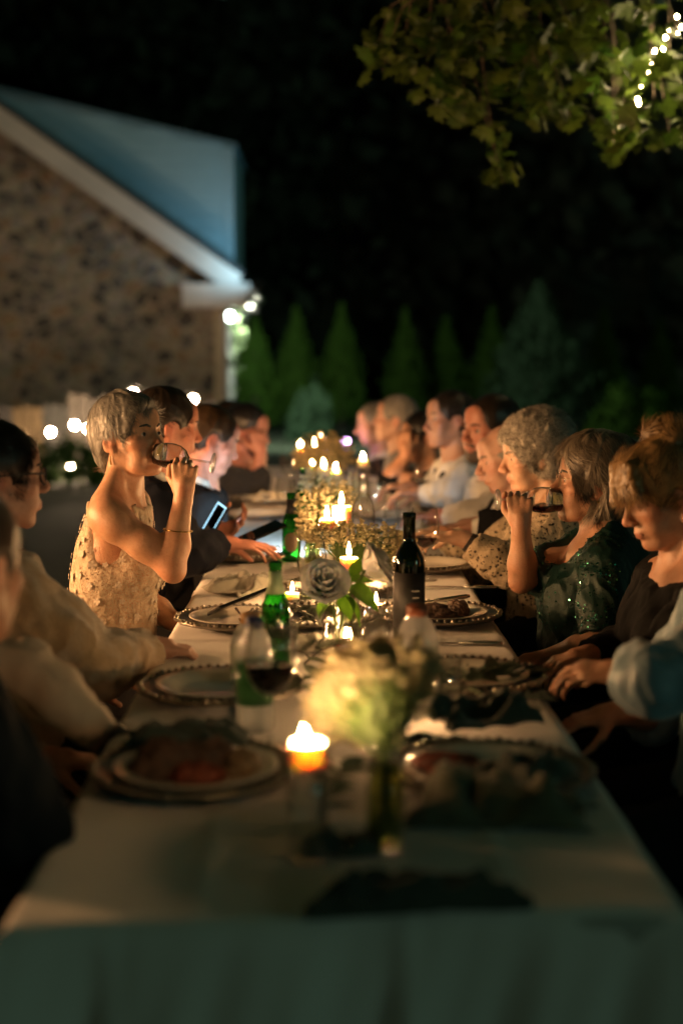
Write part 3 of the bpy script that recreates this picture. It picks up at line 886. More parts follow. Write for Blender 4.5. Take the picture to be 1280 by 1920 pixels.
# cutlery ---------------------------------------------------------------------
def fork(p, rz, txt, tilt=0.0):
    t = thing("fork", txt, "fork", p, rz); t.rotation_euler = (0, tilt, rz)
    MB().tube([(-.10, 0, .003), (-.05, 0, .004), (.02, 0, .005), (.045, 0, .004)], [.0045, .0035, .0025, .004], 6).build("handle", m_steel, t, smooth=True)
    MB().box((.055, 0, .004), (.022, .022, .002)).build("neck_plate", m_steel, t)
    for k in range(4):
        MB().tube([(.064, -.0095 + k * .0063, .004), (.085, -.0095 + k * .0063, .0025), (.105, -.0095 + k * .0063, .005)], [.0018, .0016, .0008], 5).build("tine", m_steel, t)
    return t
def knife(p, rz, txt, tilt=0.0):
    t = thing("knife", txt, "knife", p, rz); t.rotation_euler = (0, tilt, rz)
    MB().tube([(-.10, 0, .004), (-.09, 0, .004), (-.04, 0, .004), (0, 0, .004)], [.004, .0062, .005, .0035], 8).build("handle", m_steel, t, smooth=True)
    MB().add([(0, -.006, .003), (.09, -.009, .003), (.115, .004, .003), (0, .006, .003), (0, -.006, .0045), (.09, -.009, .0042), (.115, .004, .0035), (0, .006, .0045)],
             [(3, 2, 1, 0), (4, 5, 6, 7), (0, 1, 5, 4), (1, 2, 6, 5), (2, 3, 7, 6), (3, 0, 4, 7)]).build("blade", m_steel, t)
    return t
fork(pc + Vector((.0, -.02, .024)), R(-80), "steel fork lying on the plate left of the beer bottle")
knife(pd + Vector((.0, .10, .030)), R(195), "steel knife resting on the roast plate by the wine bottle", R(4))
knife(T(860, 1209, TZ), R(176), "steel knife on the cloth in front of the roast plate")
knife(T(870, 1103, TZ), R(172), "steel knife on the cloth near the table seam")

# napkins ----------------------------------------------------------------------
def napkin(p, lx, ly, h, rz, seed, txt, m, fold=1.0):
    n = 46
    u = np.linspace(-1, 1, n)
    U, V = np.meshgrid(u, u, indexing='ij')
    pt = np.stack([U.ravel(), V.ravel(), np.full(n * n, seed * 3.1)], 1)
    wx = fbm(pt, 2.2, seed, 3).reshape(n, n); wy = fbm(pt, 2.4, seed + 50, 3).reshape(n, n)
    a = fbm(pt, 3.2, seed + 90, 3).reshape(n, n); b = fbm(pt, 5.5, seed + 130, 2).reshape(n, n)
    ridge = (1 - np.abs(a)) ** 3 * .75 + np.clip(b, 0, 1) * .35
    edge = np.clip((1 - np.maximum(np.abs(U), np.abs(V))) * 3.0, 0, 1) ** .6
    z = h * (ridge * edge * fold + .06 * (1 - edge) * np.abs(b) * 2) + .002
    x = lx * (U * .8 + .22 * wx); y = ly * (V * .8 + .22 * wy)
    v = np.stack([x, y, z], 2).reshape(-1, 3)
    ii = np.arange(n * n).reshape(n, n)
    f = np.stack([ii[:-1, :-1], ii[1:, :-1], ii[1:, 1:], ii[:-1, 1:]], 2).reshape(-1, 4)
    o = link("napkin", mesh_np("napkin", v, f, True), m, None, p)
    o.rotation_euler = (0, 0, rz)
    so = o.modifiers.new("thick", 'SOLIDIFY'); so.thickness = .0022; so.offset = 1
    tag(o, txt, "napkin", "cloth napkins")
    return o
napkin(T(775, 1700, TZ), .165, .045, .045, R(4), 1, "dark green napkin rumpled at the very front edge of the table", m_napkin)
napkin(T(345, 1392, TZ + .018), .135, .06, .06, R(3), 2, "dark green napkin lying flat between the two nearest left plates", m_napkin, .7)
napkin(T(905, 1352, TZ + .022), .10, .075, .055, R(20), 3, "dark green napkin bunched on the plate right of the soda bottle", m_napkin)
napkin(T(935, 1535, TZ), .165, .075, .075, R(-8), 4, "dark green napkin with pale lit folds before the nearest right plate", mat("olive_napkin", (0.10, 0.105, 0.06), .9, var=.2, sheen=.3))
napkin(T(985, 1462, TZ + .02), .09, .07, .045, R(30), 5, "very dark napkin on the nearest right plate", m_napkin)
napkin(T(470, 1108, TZ), .13, .11, .05, R(30), 6, "sage grey napkin crumpled under the black phone", m_napkin2)
napkin(T(590, 1215, TZ), .075, .085, .035, R(70), 7, "sage napkin crumpled beside the foot of the rose vase", m_napkin2)
napkin(T(640, 1600, TZ), .06, .035, .04, R(10), 8, "dark green napkin between the near candle and the flower vase", m_napkin)
napkin(T(1000, 1305, TZ), .05, .06, .02, R(60), 9, "small dark napkin end at the table edge on the right", m_napkin)
napkin(T(792, 1000, TZ), .10, .07, .05, R(10), 10, "cream napkin balled up near the clasped hands on the right", mat("cream_napkin", (0.55, 0.46, 0.30), .9, sheen=.3))
napkin(T(505, 938, TZ + .03), .10, .12, .045, R(0), 12, "cream napkin heaped on the farther left plate", MATS["cream_napkin"])
napkin(T(800, 1400, TZ), .09, .03, .02, R(0), 14, "dark green napkin strip behind the yellow flowers", m_napkin)

# leftovers --------------------------------------------------------------------
def lump(name, p, sx, sy, sz, seed, txt, m, cat, n=26):
    th = np.linspace(0, PI, n); ph = np.linspace(0, 2 * PI, 2 * n, endpoint=False)
    A, B = np.meshgrid(th, ph, indexing='ij')
    d = np.stack([np.sin(A) * np.cos(B), np.sin(A) * np.sin(B), np.cos(A)], 2).reshape(-1, 3)
    r = 1 + .28 * fbm(d, 4, seed, 3) + .16 * np.abs(fbm(d, 11, seed + 7, 2))
    v = d * r[:, None] * np.array([sx, sy, sz]); v[:, 2] = np.maximum(v[:, 2], -sz * .25) + sz * .25
    k = 2 * n; ii = np.arange(n * k).reshape(n, k)
    f = np.stack([ii[:-1, :], ii[1:, :], np.roll(ii[1:, :], -1, 1), np.roll(ii[:-1, :], -1, 1)], 2).reshape(-1, 4)
    o = link(name, mesh_np(name, v, f, True), m, None, p)
    tag(o, txt, cat, "leftover food on plates"); return o
m_roast = mat("roast_meat", (0.10, 0.05, 0.028), .55, var=.3, vscale=60, bump=.8, bscale=120)
m_red = mat("red_leftovers", (0.25, 0.05, 0.02), .5, var=.3, vscale=50, bump=.8, bscale=90)
m_bread = mat("bread_crust", (0.26, 0.16, 0.08), .7, var=.2, vscale=40, bump=.5, bscale=90)
z5 = Vector((0, 0, .010))
lump("roast_chunk", pd + z5 + Vector((-.005, .01, 0)), .052, .038, .024, 3, "browned roast chunk on the plate right of the wine bottle, nearest the bottle", m_roast, "food")
lump("roast_chunk", pd + z5 + Vector((.055, .02, 0)), .028, .03, .026, 5, "smaller browned roast chunk at the right of its plate", m_roast, "food")
lump("leftover_meat", pa + z5 + Vector((-.055, -.01, 0)), .048, .036, .040, 8, "dark leftovers on the nearest left plate, at its left", m_roast, "food")
lump("leftover_meat", pa + z5 + Vector((.01, .03, 0)), .050, .030, .034, 18, "dark leftovers on the nearest left plate, at its far side", m_roast, "food")
lump("leftover_meat", pa + z5 + Vector((.005, -.035, 0)), .038, .026, .022, 28, "dark leftovers on the nearest left plate, at its near side", m_red, "food")
lump("leftover_meat", pa + z5 + Vector((.07, .01, 0)), .035, .035, .025, 9, "pale leftovers at the right of the nearest left plate", m_bread, "food")
lump("leftover_sauce", pf + z5 + Vector((-.06, .01, 0)), .06, .045, .022, 10, "reddish leftovers on the nearest right plate", m_red, "food")
lump("bread_roll", ph + z5 + Vector((.03, .0, 0)), .05, .03, .026, 12, "bread crust on the plate before the suited man's hand", m_bread, "food")
lump("bread_slice", ph + z5 + Vector((-.05, -.01, 0)), .06, .035, .018, 13, "flat bread slice beside the crust on the left plate", m_bread, "food")

# glasses ------------------------------------------------------------------------
wg_prof_o = [(.034, .0), (.034, .002), (.012, .005), (.0045, .012), (.0038, .05), (.0042, .078), (.010, .086), (.026, .098), (.037, .118), (.0405, .14), (.039, .165), (.034, .198)]
wg_me = MB().lathe(wg_prof_o + [(.0335, .198), (.0382, .165), (.0397, .14), (.0362, .118), (.0252, .099), (.006, .0885), (0, .088)], 36).mesh("bowl", True)
wine_me = MB().lathe([(0, .089), (.006, .0892), (.0245, .0995), (.0355, .1185), (.0385, .132), (.0385, .1325), (0, .1325)], 36).mesh("wine", True)
wine_lo = MB().lathe([(0, .089), (.006, .0892), (.0245, .0995), (.0350, .1165), (.0350, .117), (0, .117)], 36).mesh("wine", True)
_cup = wg_prof_o[6:] + [(.0335, .198), (.0382, .165), (.0397, .14), (.0362, .118), (.0252, .099), (.006, .0885), (0, .088)]
wg_cup = MB().lathe(_cup, 36).mesh('cup', True)
wg_foot = MB().lathe(wg_prof_o[:7], 36).mesh('foot', True)
def wine_glass(p, txt, fill=None, sc=1.0, gm=None):
    t = thing("wine_glass", txt, "wine glass", p, 0, "wine glasses")
    o = link("bowl", wg_me, gm or g_clear, t); o.scale = (sc, sc, sc)
    if fill:
        w = link("wine", fill, g_wine, t); w.scale = (sc, sc, sc)
    return t
wine_glass(T(508, 1408, TZ), "wine glass a third full of red wine left of the near candle", wine_me, 1.08)
wine_glass(T(795, 1088, TZ), "large wine glass with red wine just behind the dark bottle", wine_lo, 1.1)
wine_glass(T(536, 990, TZ), "blurred empty wine glass on the left beyond the green bottles", None)
wine_glass(T(560, 972, TZ), "blurred empty wine glass beside the dark green bottle neck", None)
wine_glass(T(790, 950, TZ), "blurred wine glass with red wine before the man with lifted hands", wine_lo)
wine_glass(T(540, 925, TZ), "far empty wine glass at left among the farthest candles", None)
wine_glass(T(705, 1000, TZ), "empty wine glass right of the clear bottle", None)
wine_glass(T(585, 1150, TZ), "empty wine glass between the beer bottle and the roses", None, .95)
wine_glass(T(722, 1120, TZ), "empty wine glass left of the dark wine bottle", None, .95)
wine_glass(T(694, 930, TZ), "far wine glass right of the middle candles", None)
tum = MB().lathe([(.028, 0), (.034, .10), (.0325, .10), (.027, .006), (0, .006)], 32).mesh("tumbler", True)
for px, py, txt in [(755, 988, "short clear tumbler on the right before the clasped hands"), (705, 1228, "clear tumbler standing right of the rose vase"), (735, 1003, "clear tumbler beside the tall clear bottle"),
                    (832, 1330, "clear plastic cup behind the soda bottle"), (530, 1255, "clear tumbler just right of the beer bottle")]:
    o = link("tumbler", tum, g_clear, None, T(px, py, TZ)); tag(o, txt, "tumbler", "clear tumblers")

# bottles -----------------------------------------------------------------------
beer_p = [(.0, 0), (.028, 0), (.0305, .004), (.0305, .115), (.029, .132), (.020, .158), (.0145, .178), (.0132, .212), (.0148, .214), (.0148, .222), (.0132, .2255), (.0118, .2255)]
beer_me = MB().lathe(beer_p, 36).mesh("glass", True)
neck_lab = MB().lathe([(.0205, .158), (.0153, .178), (.0142, .205), (.0140, .205)], 30).mesh("neck_label", True)
body_lab = MB().lathe([(.0309, .03), (.0309, .105)], 36).mesh("label", True)
m_lab = mat("foil_label", (0.42, 0.55, 0.32), .45, var=.08)
m_lab2 = mat("dark_label", (0.03, 0.03, 0.035), .45, var=.1)
def beer(p, txt, lab, rz=0):
    t = thing("beer_bottle", txt, "bottle", p, rz, "green beer bottles")
    link("glass", beer_me, g_green, t)
    link("neck_label", neck_lab, lab, t)
    return t
beer(T(517, 1248, TZ), "bright green beer bottle left of the white roses", m_lab)
b2 = beer(T(546, 1052, TZ), "green beer bottle with dark collar beyond the torch phone", m_lab2)
disc = MB().lathe([(0, 0), (.024, 0)], 24)
ov = MB()
for k in range(24):
    pass
arcp = []
for j in range(9):
    aa = -.75 + 1.5 * j / 8
    arcp.append(aa)
lv, lf = [], []
for j, aa in enumerate(arcp):
    hh = .030 * math.sqrt(max(0, 1 - (aa / .78) ** 2)) + .002
    lv += [(.0312 * math.sin(aa), -.0312 * math.cos(aa), .065 - hh), (.0312 * math.sin(aa), -.0312 * math.cos(aa), .065 + hh)]
    if j: lf.append((2 * j - 2, 2 * j, 2 * j + 1, 2 * j - 1))
link("label", mesh_from("label", lv, lf, True), mat("beige_label", (0.45, 0.33, 0.24), .6, var=.1), b2)
beer(T(569, 982, TZ), "dark green bottle far back, only its neck above the flowers", m_lab2)

wine_p = [(.0, 0), (.034, 0), (.0372, .004), (.0375, .175), (.0355, .192), (.026, .212), (.0175, .226), (.0150, .238), (.0146, .282), (.0162, .284), (.0162, .297), (.0140, .299), (.012, .299)]
wine_b = MB().lathe(wine_p, 44).mesh("glass", True)
t = thing("wine_bottle", "tall dark wine bottle with a black label right of the roses", "bottle", T(766, 1197, TZ), R(0))
o = link("glass", wine_b, g_dark, t)
lb = MB().lathe([(.0378, .030), (.0378, .160)], 44).build("label", mat("black_label", (0.012, 0.011, 0.011), .6, var=.2), t, smooth=True)
lqw = MB().lathe([(0, .004), (.0355, .006), (.0358, .06), (0, .06)], 36).build("wine", g_wine, t, smooth=True)
# two short lines of pale script on the label, too small to read in the photograph
def scribble(z, a0, a1, amp, seed, parent, r=.0382, rad=.0005):
    rr = random.Random(seed); pts = []
    n = 46
    for k in range(n):
        a = a0 + (a1 - a0) * k / (n - 1)
        zz = z + amp * math.sin(k * 1.15 + rr.uniform(-.5, .5)) * rr.uniform(.5, 1)
        pts.append((r * math.sin(a), -r * math.cos(a), zz))
    MB().tube(pts, rad, 4).build("script_line", mat("label_ink", (0.45, 0.42, 0.38), .6), parent)
scribble(.118, .10, .62, .0032, 1, lb); scribble(.102, .16, .60, .0026, 2, lb)
# tall clear bottle
t = thing("clear_bottle", "tall clear glass bottle sparkling right of the pillar candle", "bottle", T(681, 1060, TZ))
link("glass", wine_b, g_clear, t)
MB().lathe([(.0362, .0), (.0365, .175), (.034, .195), (.025, .213), (.0165, .228), (.0140, .24), (.0136, .283)], 28, wob=lambda r, z, a: r * (1 + .03 * math.cos(a * 9))).build("fluted_sleeve", g_clear, t, smooth=True)
# plastic bottles
pet_p = [(.0, 0), (.026, 0), (.031, .006), (.031, .05), (.029, .056), (.031, .062), (.031, .115), (.030, .125), (.024, .15), (.014, .168), (.0128, .172), (.0128, .178)]
def pet(p, txt, cap_m, lab_m, sc=1.0, hs=1.0, lz=(.045, .115)):
    t = thing("plastic_bottle", txt, "bottle", p)
    pr = [(r * sc, z * hs) for r, z in pet_p]
    MB().lathe(pr, 36).build("shell", g_plastic, t, smooth=True)
    MB().lathe([(0, .003)] + [(max(r * sc - .001, 0), z * hs + .001) for r, z in pet_p[1:8]] + [(0, .125 * hs)], 32).build("drink", g_water, t, smooth=True)
    MB().lathe([(r_ * sc + .0006, z_ * hs) for r_, z_ in [(.031, lz[0]), (.031, lz[1])]], 36).build("label", lab_m, t, smooth=True)
    c = MB().lathe([(0.0148 * sc, .170 * hs), (.0152 * sc, .172 * hs), (.0152 * sc, .172 * hs + .015), (.0135 * sc, .172 * hs + .017), (0, .172 * hs + .0175)], 28, wob=lambda r, z, a: r * (1 + .012 * math.cos(a * 28))).build("cap", cap_m, t, smooth=True)
    return t
pet(T(478, 1368, TZ), "water bottle with dark blue cap in front of the beer bottle", mat("blue_cap", (0.02, 0.025, 0.12), .4), glass("green_sleeve", (.30, .55, .30), 1.4, .2, .2, milky=.4, mcol=(.10, .22, .12)), 1.05, 1.08)
pet(T(470, 1290, TZ), "small bottle with orange yellow cap behind the blue capped one", mat("yellow_cap", (0.75, 0.36, 0.05), .45), glass("clear_sleeve", (.85, .85, .8), 1.4, .2, .2), 1.3, .78)
pet(T(781, 1318, TZ), "clear soda bottle with brown orange cap before the wine bottle", mat("orange_cap", (0.22, 0.06, 0.022), .5), glass("milky_sleeve", (.75, .78, .74), 1.4, .25, .2, milky=.15), 1.35, 1.0)

# candles -----------------------------------------------------------------------
m_wax = mat("candle_wax", (0.86, 0.80, 0.68), .45, var=.05, sss=.7)
MATS["candle_wax"].node_tree.nodes['Principled BSDF'].inputs['Subsurface Radius'].default_value = (.03, .018, .008)
m_wax2 = mat("thick_candle_wax", (0.84, 0.78, 0.66), .5, var=.05, sss=.06)
m_wick = mat("wick", (0.02, 0.015, 0.01), .9)
FLAME = emission("candle_flame", (1.0, 0.54, 0.22), 1250)
FLAME_LOW = emission("guttering_flame", (1.0, 0.56, 0.23), 1900)
fl_me = MB().lathe([(0, 0), (.0035, .003), (.0056, .009), (.0052, .016), (.0032, .025), (.0012, .033), (0, .037)], 12).mesh("flame", True)
def flame(parent, p, sc=1.0, lean=(0, 0), low=False):
    o = link("flame", fl_me, FLAME_LOW if low else FLAME, parent, p); o.scale = (sc, sc, sc); o.rotation_euler = (lean[0], lean[1], 0)
    return o
def candle(p, r, h, txt, sc=1.0, lean=(0, 0)):
    deep = 'near end' in txt
    t = thing("candle", txt, "candle", p, 0, "lit candles")
    MB().lathe([(0, 0), (r * .98, 0), (r, .003), (r, h - .003), (r * .96, h), (r * .90, h - (.004 if deep else .0015)), (r * (.78 if deep else .55), h - (.028 if deep else .005)), (0, h - (.030 if deep else .006))], 28).build("wax", m_wax2 if deep else m_wax, t, smooth=True)
    MB().tube([(0, 0, h - (.030 if deep else .006)), (0, 0, h + (-.020 if deep else .006))], .0011, 5).build("wick", m_wick, t)
    flame(t, (0, 0, h + .003 - (.031 if deep else 0)), sc, lean, deep)
    return t
def holder(p, r, h, txt):
    t = thing("candle_glass", txt, "candle holder", p, 0, "glass candle holders")
    MB().lathe([(0, 0), (r, 0), (r, h), (r - .0018, h), (r - .0022, .010), (0, .010)], 32).build("glass", g_clear, t, smooth=True)
    MB().lathe([(0, .0105), (r - .0026, .0105), (r - .0026, h - .032), (0, h - .032)], 28).build("water", g_water, t, smooth=True)
    return p + Vector((0, 0, h - .031))
def floating(px, py, r, h, txt, sc=1.0, lean=(0, 0)):
    b = T(px, py, TZ)
    q = holder(b, r, h, "clear glass cylinder of water " + txt)
    candle(q, r - .004, .034, "candle floating in the glass " + txt, sc, lean)
floating(578, 1612, .027, .155, "at the near end of the table beside yellow flowers", 1.3, (0, -.12))
floating(654, 1156, .028, .150, "hidden behind the white roses")
floating(613, 1078, .026, .17, "left of the pillar candle, mid table")
floating(607, 965, .026, .20, "far back, left one of the middle pair", .9)
floating(629, 962, .026, .18, "far back, right one of the middle pair", .9)
floating(563, 912, .028, .20, "farthest left of the last cluster", .85)
floating(589, 905, .028, .20, "in the middle of the last cluster", .85)
floating(601, 893, .028, .22, "highest of the last cluster", .85)
floating(586, 925, .028, .14, "lowest of the last cluster", .7)
floating(680, 944, .026, .20, "alone far back on the right of the flowers", .8)
candle(T(640, 1072, TZ), .030, .205, "thick cream pillar candle burning in the middle of the table", 1.15)
def votive(px, py, txt):
    b = T(px, py, TZ)
    t = thing("votive_glass", "low votive glass " + txt, "candle holder", b, 0, "glass candle holders")
    MB().lathe([(0, 0), (.028, 0), (.035, .068), (.0335, .068), (.027, .006), (0, .006)], 30).build("glass", g_clear, t, smooth=True)
    candle(b + Vector((0, 0, .0065)), .019, .018, "tealight in the votive glass " + txt, .75)
votive(735, 1345, "added out of sight behind the near yellow flowers to light faces")  # added tealight out of sight, brightens faces and cloth
votive(668, 1282, "added behind the near flowers for light, right of the wine glass")  # second added tealight, lights the guests from below
votive(705, 1150, "between the roses and the dark wine bottle")
votive(548, 1128, "behind the green beer bottle")
votive(648, 1222, "at the foot of the rose vase")
votive(652, 1052, "glowing under the gypsophila mid table")

# flowers -----------------------------------------------------------------------
def blossom_mesh(centres, rads, seed):
    base = MB(); base.ball((0, 0, 0), 1.0, 6, 4, (1, 1, .75))
    bv = np.array(base.v)
    quads = [f if len(f) == 4 else f + (f[0],) for f in base.f]
    tri = []
    for f in base.f:
        tri.append((f[0], f[1], f[2]))
        if len(f) == 4: tri.append((f[0], f[2], f[3]))
    tri = np.array(tri)
    r = np.random.default_rng(seed); V = []; F = []
    for i, (c, s) in enumerate(zip(centres, rads)):
        w = bv * (1 + r.normal(0, .22, (len(bv), 1)))
        V.append(w * s + c); F.append(tri + i * len(bv))
    return mesh_np("blossoms", np.concatenate(V), np.concatenate(F), False)
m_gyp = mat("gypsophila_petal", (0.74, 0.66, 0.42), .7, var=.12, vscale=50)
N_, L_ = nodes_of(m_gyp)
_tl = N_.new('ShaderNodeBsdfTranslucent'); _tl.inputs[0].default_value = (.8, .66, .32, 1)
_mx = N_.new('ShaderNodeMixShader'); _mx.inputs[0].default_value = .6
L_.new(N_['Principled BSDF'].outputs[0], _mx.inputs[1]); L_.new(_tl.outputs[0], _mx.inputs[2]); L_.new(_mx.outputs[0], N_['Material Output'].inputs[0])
m_stem = mat("flower_stem", (0.10, 0.17, 0.035), .6, var=.2)
def gypsophila(base, vh, vr, blobs, n, seed, txt, water=g_stemw, br=(.0035, .0065)):
    """vase of baby's breath; blobs are (centre, radius xyz) in the place"""
    t = thing("flower_vase", txt, "flower vase", base, 0, "vases of small white flowers")
    B = Vector(base)
    MB().lathe([(0, 0), (vr * .92, 0), (vr, .006), (vr * .96, vh * .5), (vr * .78, vh * .85), (vr * .9, vh), (vr * .84, vh), (vr * .7, vh * .85), (vr * .88, vh * .5), (vr * .9, .01), (0, .01)], 30).build("vase", g_clear, t, smooth=True)
    MB().lathe([(0, .011), (vr * .87, .011), (vr * .85, vh * .5), (vr * .68, vh * .8), (0, vh * .8)], 26).build("water", water, t, smooth=True)
    r = np.random.default_rng(seed)
    cs = []; per = n // len(blobs)
    for c, rad in blobs:
        d = r.normal(size=(per, 3)); d /= np.linalg.norm(d, axis=1)[:, None]
        rr = r.uniform(.25, 1.0, per) ** .45
        sub = np.round(d * 2.2 + r.normal(0, .12, d.shape)) / 2.2          # gather into sprays
        d2 = d * .55 + sub * .45
        cs.append(np.array(c) + d2 * rr[:, None] * np.array(rad) * r.uniform(.85, 1.15, (per, 1)) - np.array(B))
    cs = np.concatenate(cs)
    bl = link("blossoms", blossom_mesh(cs, r.uniform(*br, len(cs)), seed), m_gyp, t); tag(bl, kind="stuff")
    mb = MB()
    top = Vector((0, 0, vh))
    for k in range(0, len(cs), 4):
        q = Vector(cs[k]); k0 = Vector((random.uniform(-.5, .5) * vr, random.uniform(-.5, .5) * vr, vh * .9))
        mid = k0.lerp(q, .55) + Vector((random.uniform(-.01, .01), random.uniform(-.01, .01), .01))
        mb.tube([k0, mid, q], [.0011, .0008, .0005], 3, False)
    for k in range(9):
        a = k * .7
        mb.tube([(vr * .5 * math.cos(a), vr * .5 * math.sin(a), .015), (vr * .3 * math.cos(a + 2), vr * .3 * math.sin(a + 2), vh), (.02 * math.cos(a), .02 * math.sin(a), vh + .03)], .0018, 5, False)
    st = mb.build("stems", m_stem, t); tag(st, kind="stuff")
    return t
b = T(722, 1594, TZ)
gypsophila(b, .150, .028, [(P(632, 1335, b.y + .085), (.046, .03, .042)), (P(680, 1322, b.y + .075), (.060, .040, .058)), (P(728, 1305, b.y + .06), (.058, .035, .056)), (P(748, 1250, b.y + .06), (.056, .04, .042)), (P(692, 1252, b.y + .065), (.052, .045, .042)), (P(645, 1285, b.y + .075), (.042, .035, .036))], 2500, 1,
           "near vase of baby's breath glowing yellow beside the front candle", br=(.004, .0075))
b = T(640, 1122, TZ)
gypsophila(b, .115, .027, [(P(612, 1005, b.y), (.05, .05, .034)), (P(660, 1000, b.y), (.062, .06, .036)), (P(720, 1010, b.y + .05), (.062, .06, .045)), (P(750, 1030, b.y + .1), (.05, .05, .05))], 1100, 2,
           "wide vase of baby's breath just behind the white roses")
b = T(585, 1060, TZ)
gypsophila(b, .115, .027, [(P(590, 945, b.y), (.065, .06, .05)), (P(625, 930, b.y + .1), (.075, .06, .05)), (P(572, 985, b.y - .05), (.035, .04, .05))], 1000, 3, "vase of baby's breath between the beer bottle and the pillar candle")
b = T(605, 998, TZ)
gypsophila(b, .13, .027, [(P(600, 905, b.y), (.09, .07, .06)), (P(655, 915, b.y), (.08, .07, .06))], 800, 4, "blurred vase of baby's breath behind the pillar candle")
b = T(600, 935, TZ)
gypsophila(b, .14, .027, [(P(590, 862, b.y), (.11, .08, .07)), (P(630, 850, b.y + .2), (.09, .08, .09)), (P(600, 838, b.y + .5), (.12, .08, .08))], 900, 5, "farthest vase of baby's breath among the last candles", br=(.005, .009))

# white roses
m_petal = mat("white_rose_petal", (0.92, 0.91, 0.88), .55, var=.05, sss=.25)
m_petal.node_tree.nodes['Principled BSDF'].inputs['Subsurface Radius'].default_value = (.012, .008, .004)
m_rleaf = mat("rose_leaf", (0.05, 0.12, 0.015), .45, var=.2, vscale=40)
Nn, Ln = nodes_of(m_rleaf)
_tl = Nn.new('ShaderNodeBsdfTranslucent'); _tl.inputs[0].default_value = (.10, .24, .015, 1)
_mx = Nn.new('ShaderNodeMixShader'); _mx.inputs[0].default_value = .5
Ln.new(Nn['Principled BSDF'].outputs[0], _mx.inputs[1]); Ln.new(_tl.outputs[0], _mx.inputs[2]); Ln.new(_mx.outputs[0], Nn['Material Output'].inputs[0])
def petal_mesh(rad, h, open_, curl, width, seed):
    n, m = 9, 9; vs = []; r = random.Random(seed)
    k1, k2 = r.uniform(0, 6), r.uniform(.6, 1.2)
    for i in range(n):
        s = i / (n - 1)
        for j in range(m):
            t = (j / (m - 1) - .5) * 2
            wd = width * (math.sin(min(1, s * 1.25 + .12) * PI / 2)) * (1 - .25 * max(0, s - .7) / .3 * abs(t))
            a = t * wd
            rr = rad * (math.sin(s * PI * .5) ** .6) + open_ * s ** 2 * h + curl * max(0, s - .72) ** 2 * 14 * h
            z = h * (s - .12 * t * t * s) - curl * max(0, s - .75) ** 2 * 7 * h
            rr += .03 * rad * math.sin(t * 4 + k1) * s * k2
            vs.append((rr * math.cos(a), rr * math.sin(a), z))
    fs = [(i * m + j, i * m + j + 1, (i + 1) * m + j + 1, (i + 1) * m + j) for i in range(n - 1) for j in range(m - 1)]
    me = mesh_from("petal", vs, fs, True); me.materials.append(m_petal); return me
petals = [petal_mesh(.009, .052, .0, .0, 1.6, 1), petal_mesh(.017, .054, .0, .04, 1.25, 2), petal_mesh(.026, .054, .0, .08, 1.05, 3), petal_mesh(.034, .052, .03, .14, .95, 4), petal_mesh(.041, .047, .08, .20, .85, 5)]
def rose(parent, p, tilt, rz, sc, base):
    e = empty("rose", p); e.parent = parent; e.rotation_euler = (tilt[0], tilt[1], rz); e.scale = (sc,) * 3
    cnt = [2, 3, 5, 6, 6]
    for l in range(5):
        for k in range(cnt[l]):
            o = link("petal", petals[l], None, e, (0, 0, -.003 * l))
            o.rotation_euler = (random.uniform(-.05, .05), random.uniform(-.05, .05), 2 * PI * k / cnt[l] + l * .7 + random.uniform(-.12, .12))
    MB().tube([(0, 0, -.016), (0, 0, -.004), (0, 0, .006)], [.004, .010, .012], 10).build("calyx", m_rleaf, e)
    return e
def leaf_shape(l, w, bend):
    n = 8; vs = []; fs = []
    for i in range(n + 1):
        s = i / n; ww = w * math.sin(PI * min(.99, s ** .8)) * .5
        z = -bend * l * s * s
        vs += [(s * l, -ww, z + ww * .25), (s * l, 0, z), (s * l, ww, z + ww * .25)]
        if i:
            b = 3 * i
            fs += [(b - 3, b, b + 1, b - 2), (b - 2, b + 1, b + 2, b - 1)]
    return mesh_from("leaf", vs, fs, True)
rb = T(632, 1226, TZ)
rv = thing("rose_vase", "clear vase with two white roses and green leaves in front of the candles", "flower vase", rb)
MB().lathe([(0, 0), (.033, 0), (.036, .006), (.034, .07), (.030, .11), (.034, .135), (.032, .135), (.028, .11), (.032, .07), (.033, .012), (0, .012)], 34).build("vase", g_clear, rv, smooth=True)
MB().lathe([(0, .013), (.032, .013), (.0315, .07), (.0295, .085), (0, .085)], 30).build("water", g_water, rv, smooth=True)
r1 = P(607, 1078, rb.y + .0) - rb; r2 = P(690, 1044, rb.y + .03) - rb
rose(rv, r1 + Vector((0, .01, -.03)), (R(46), R(-10)), .3, 1.05, rb); rose(rv, r2 + Vector((0, .01, -.028)), (R(58), R(10)), 1.4, 1.02, rb)
for q in (r1, r2):
    MB().tube([(0, 0, .015), (q.x * .3, q.y * .3, .12), (q.x * .9, q.y * .9, q.z - .03)], .0028, 7).build("stem", m_stem, rv, smooth=True)
lm = [leaf_shape(.062, .042, .2), leaf_shape(.06, .030, .1), leaf_shape(.085, .066, .3)]
for (px, py, dy, li, ez, ey) in [(652, 1100, .0, 2, -10, 25), (640, 1110, -.02, 2, -25, 42), (625, 1112, .01, 1, 190, 5), (655, 1090, .02, 0, 20, -5), (620, 1118, .0, 0, 230, 35), (612, 1104, -.01, 1, 160, 18), (660, 1085, .05, 1, 60, -50), (640, 1115, -.03, 0, 300, 45)]:
    o = link("leaf", lm[li], m_rleaf, rv, P(px, py, rb.y + dy) - rb); o.rotation_euler = (random.uniform(-.5, .5), R(ey), R(ez))
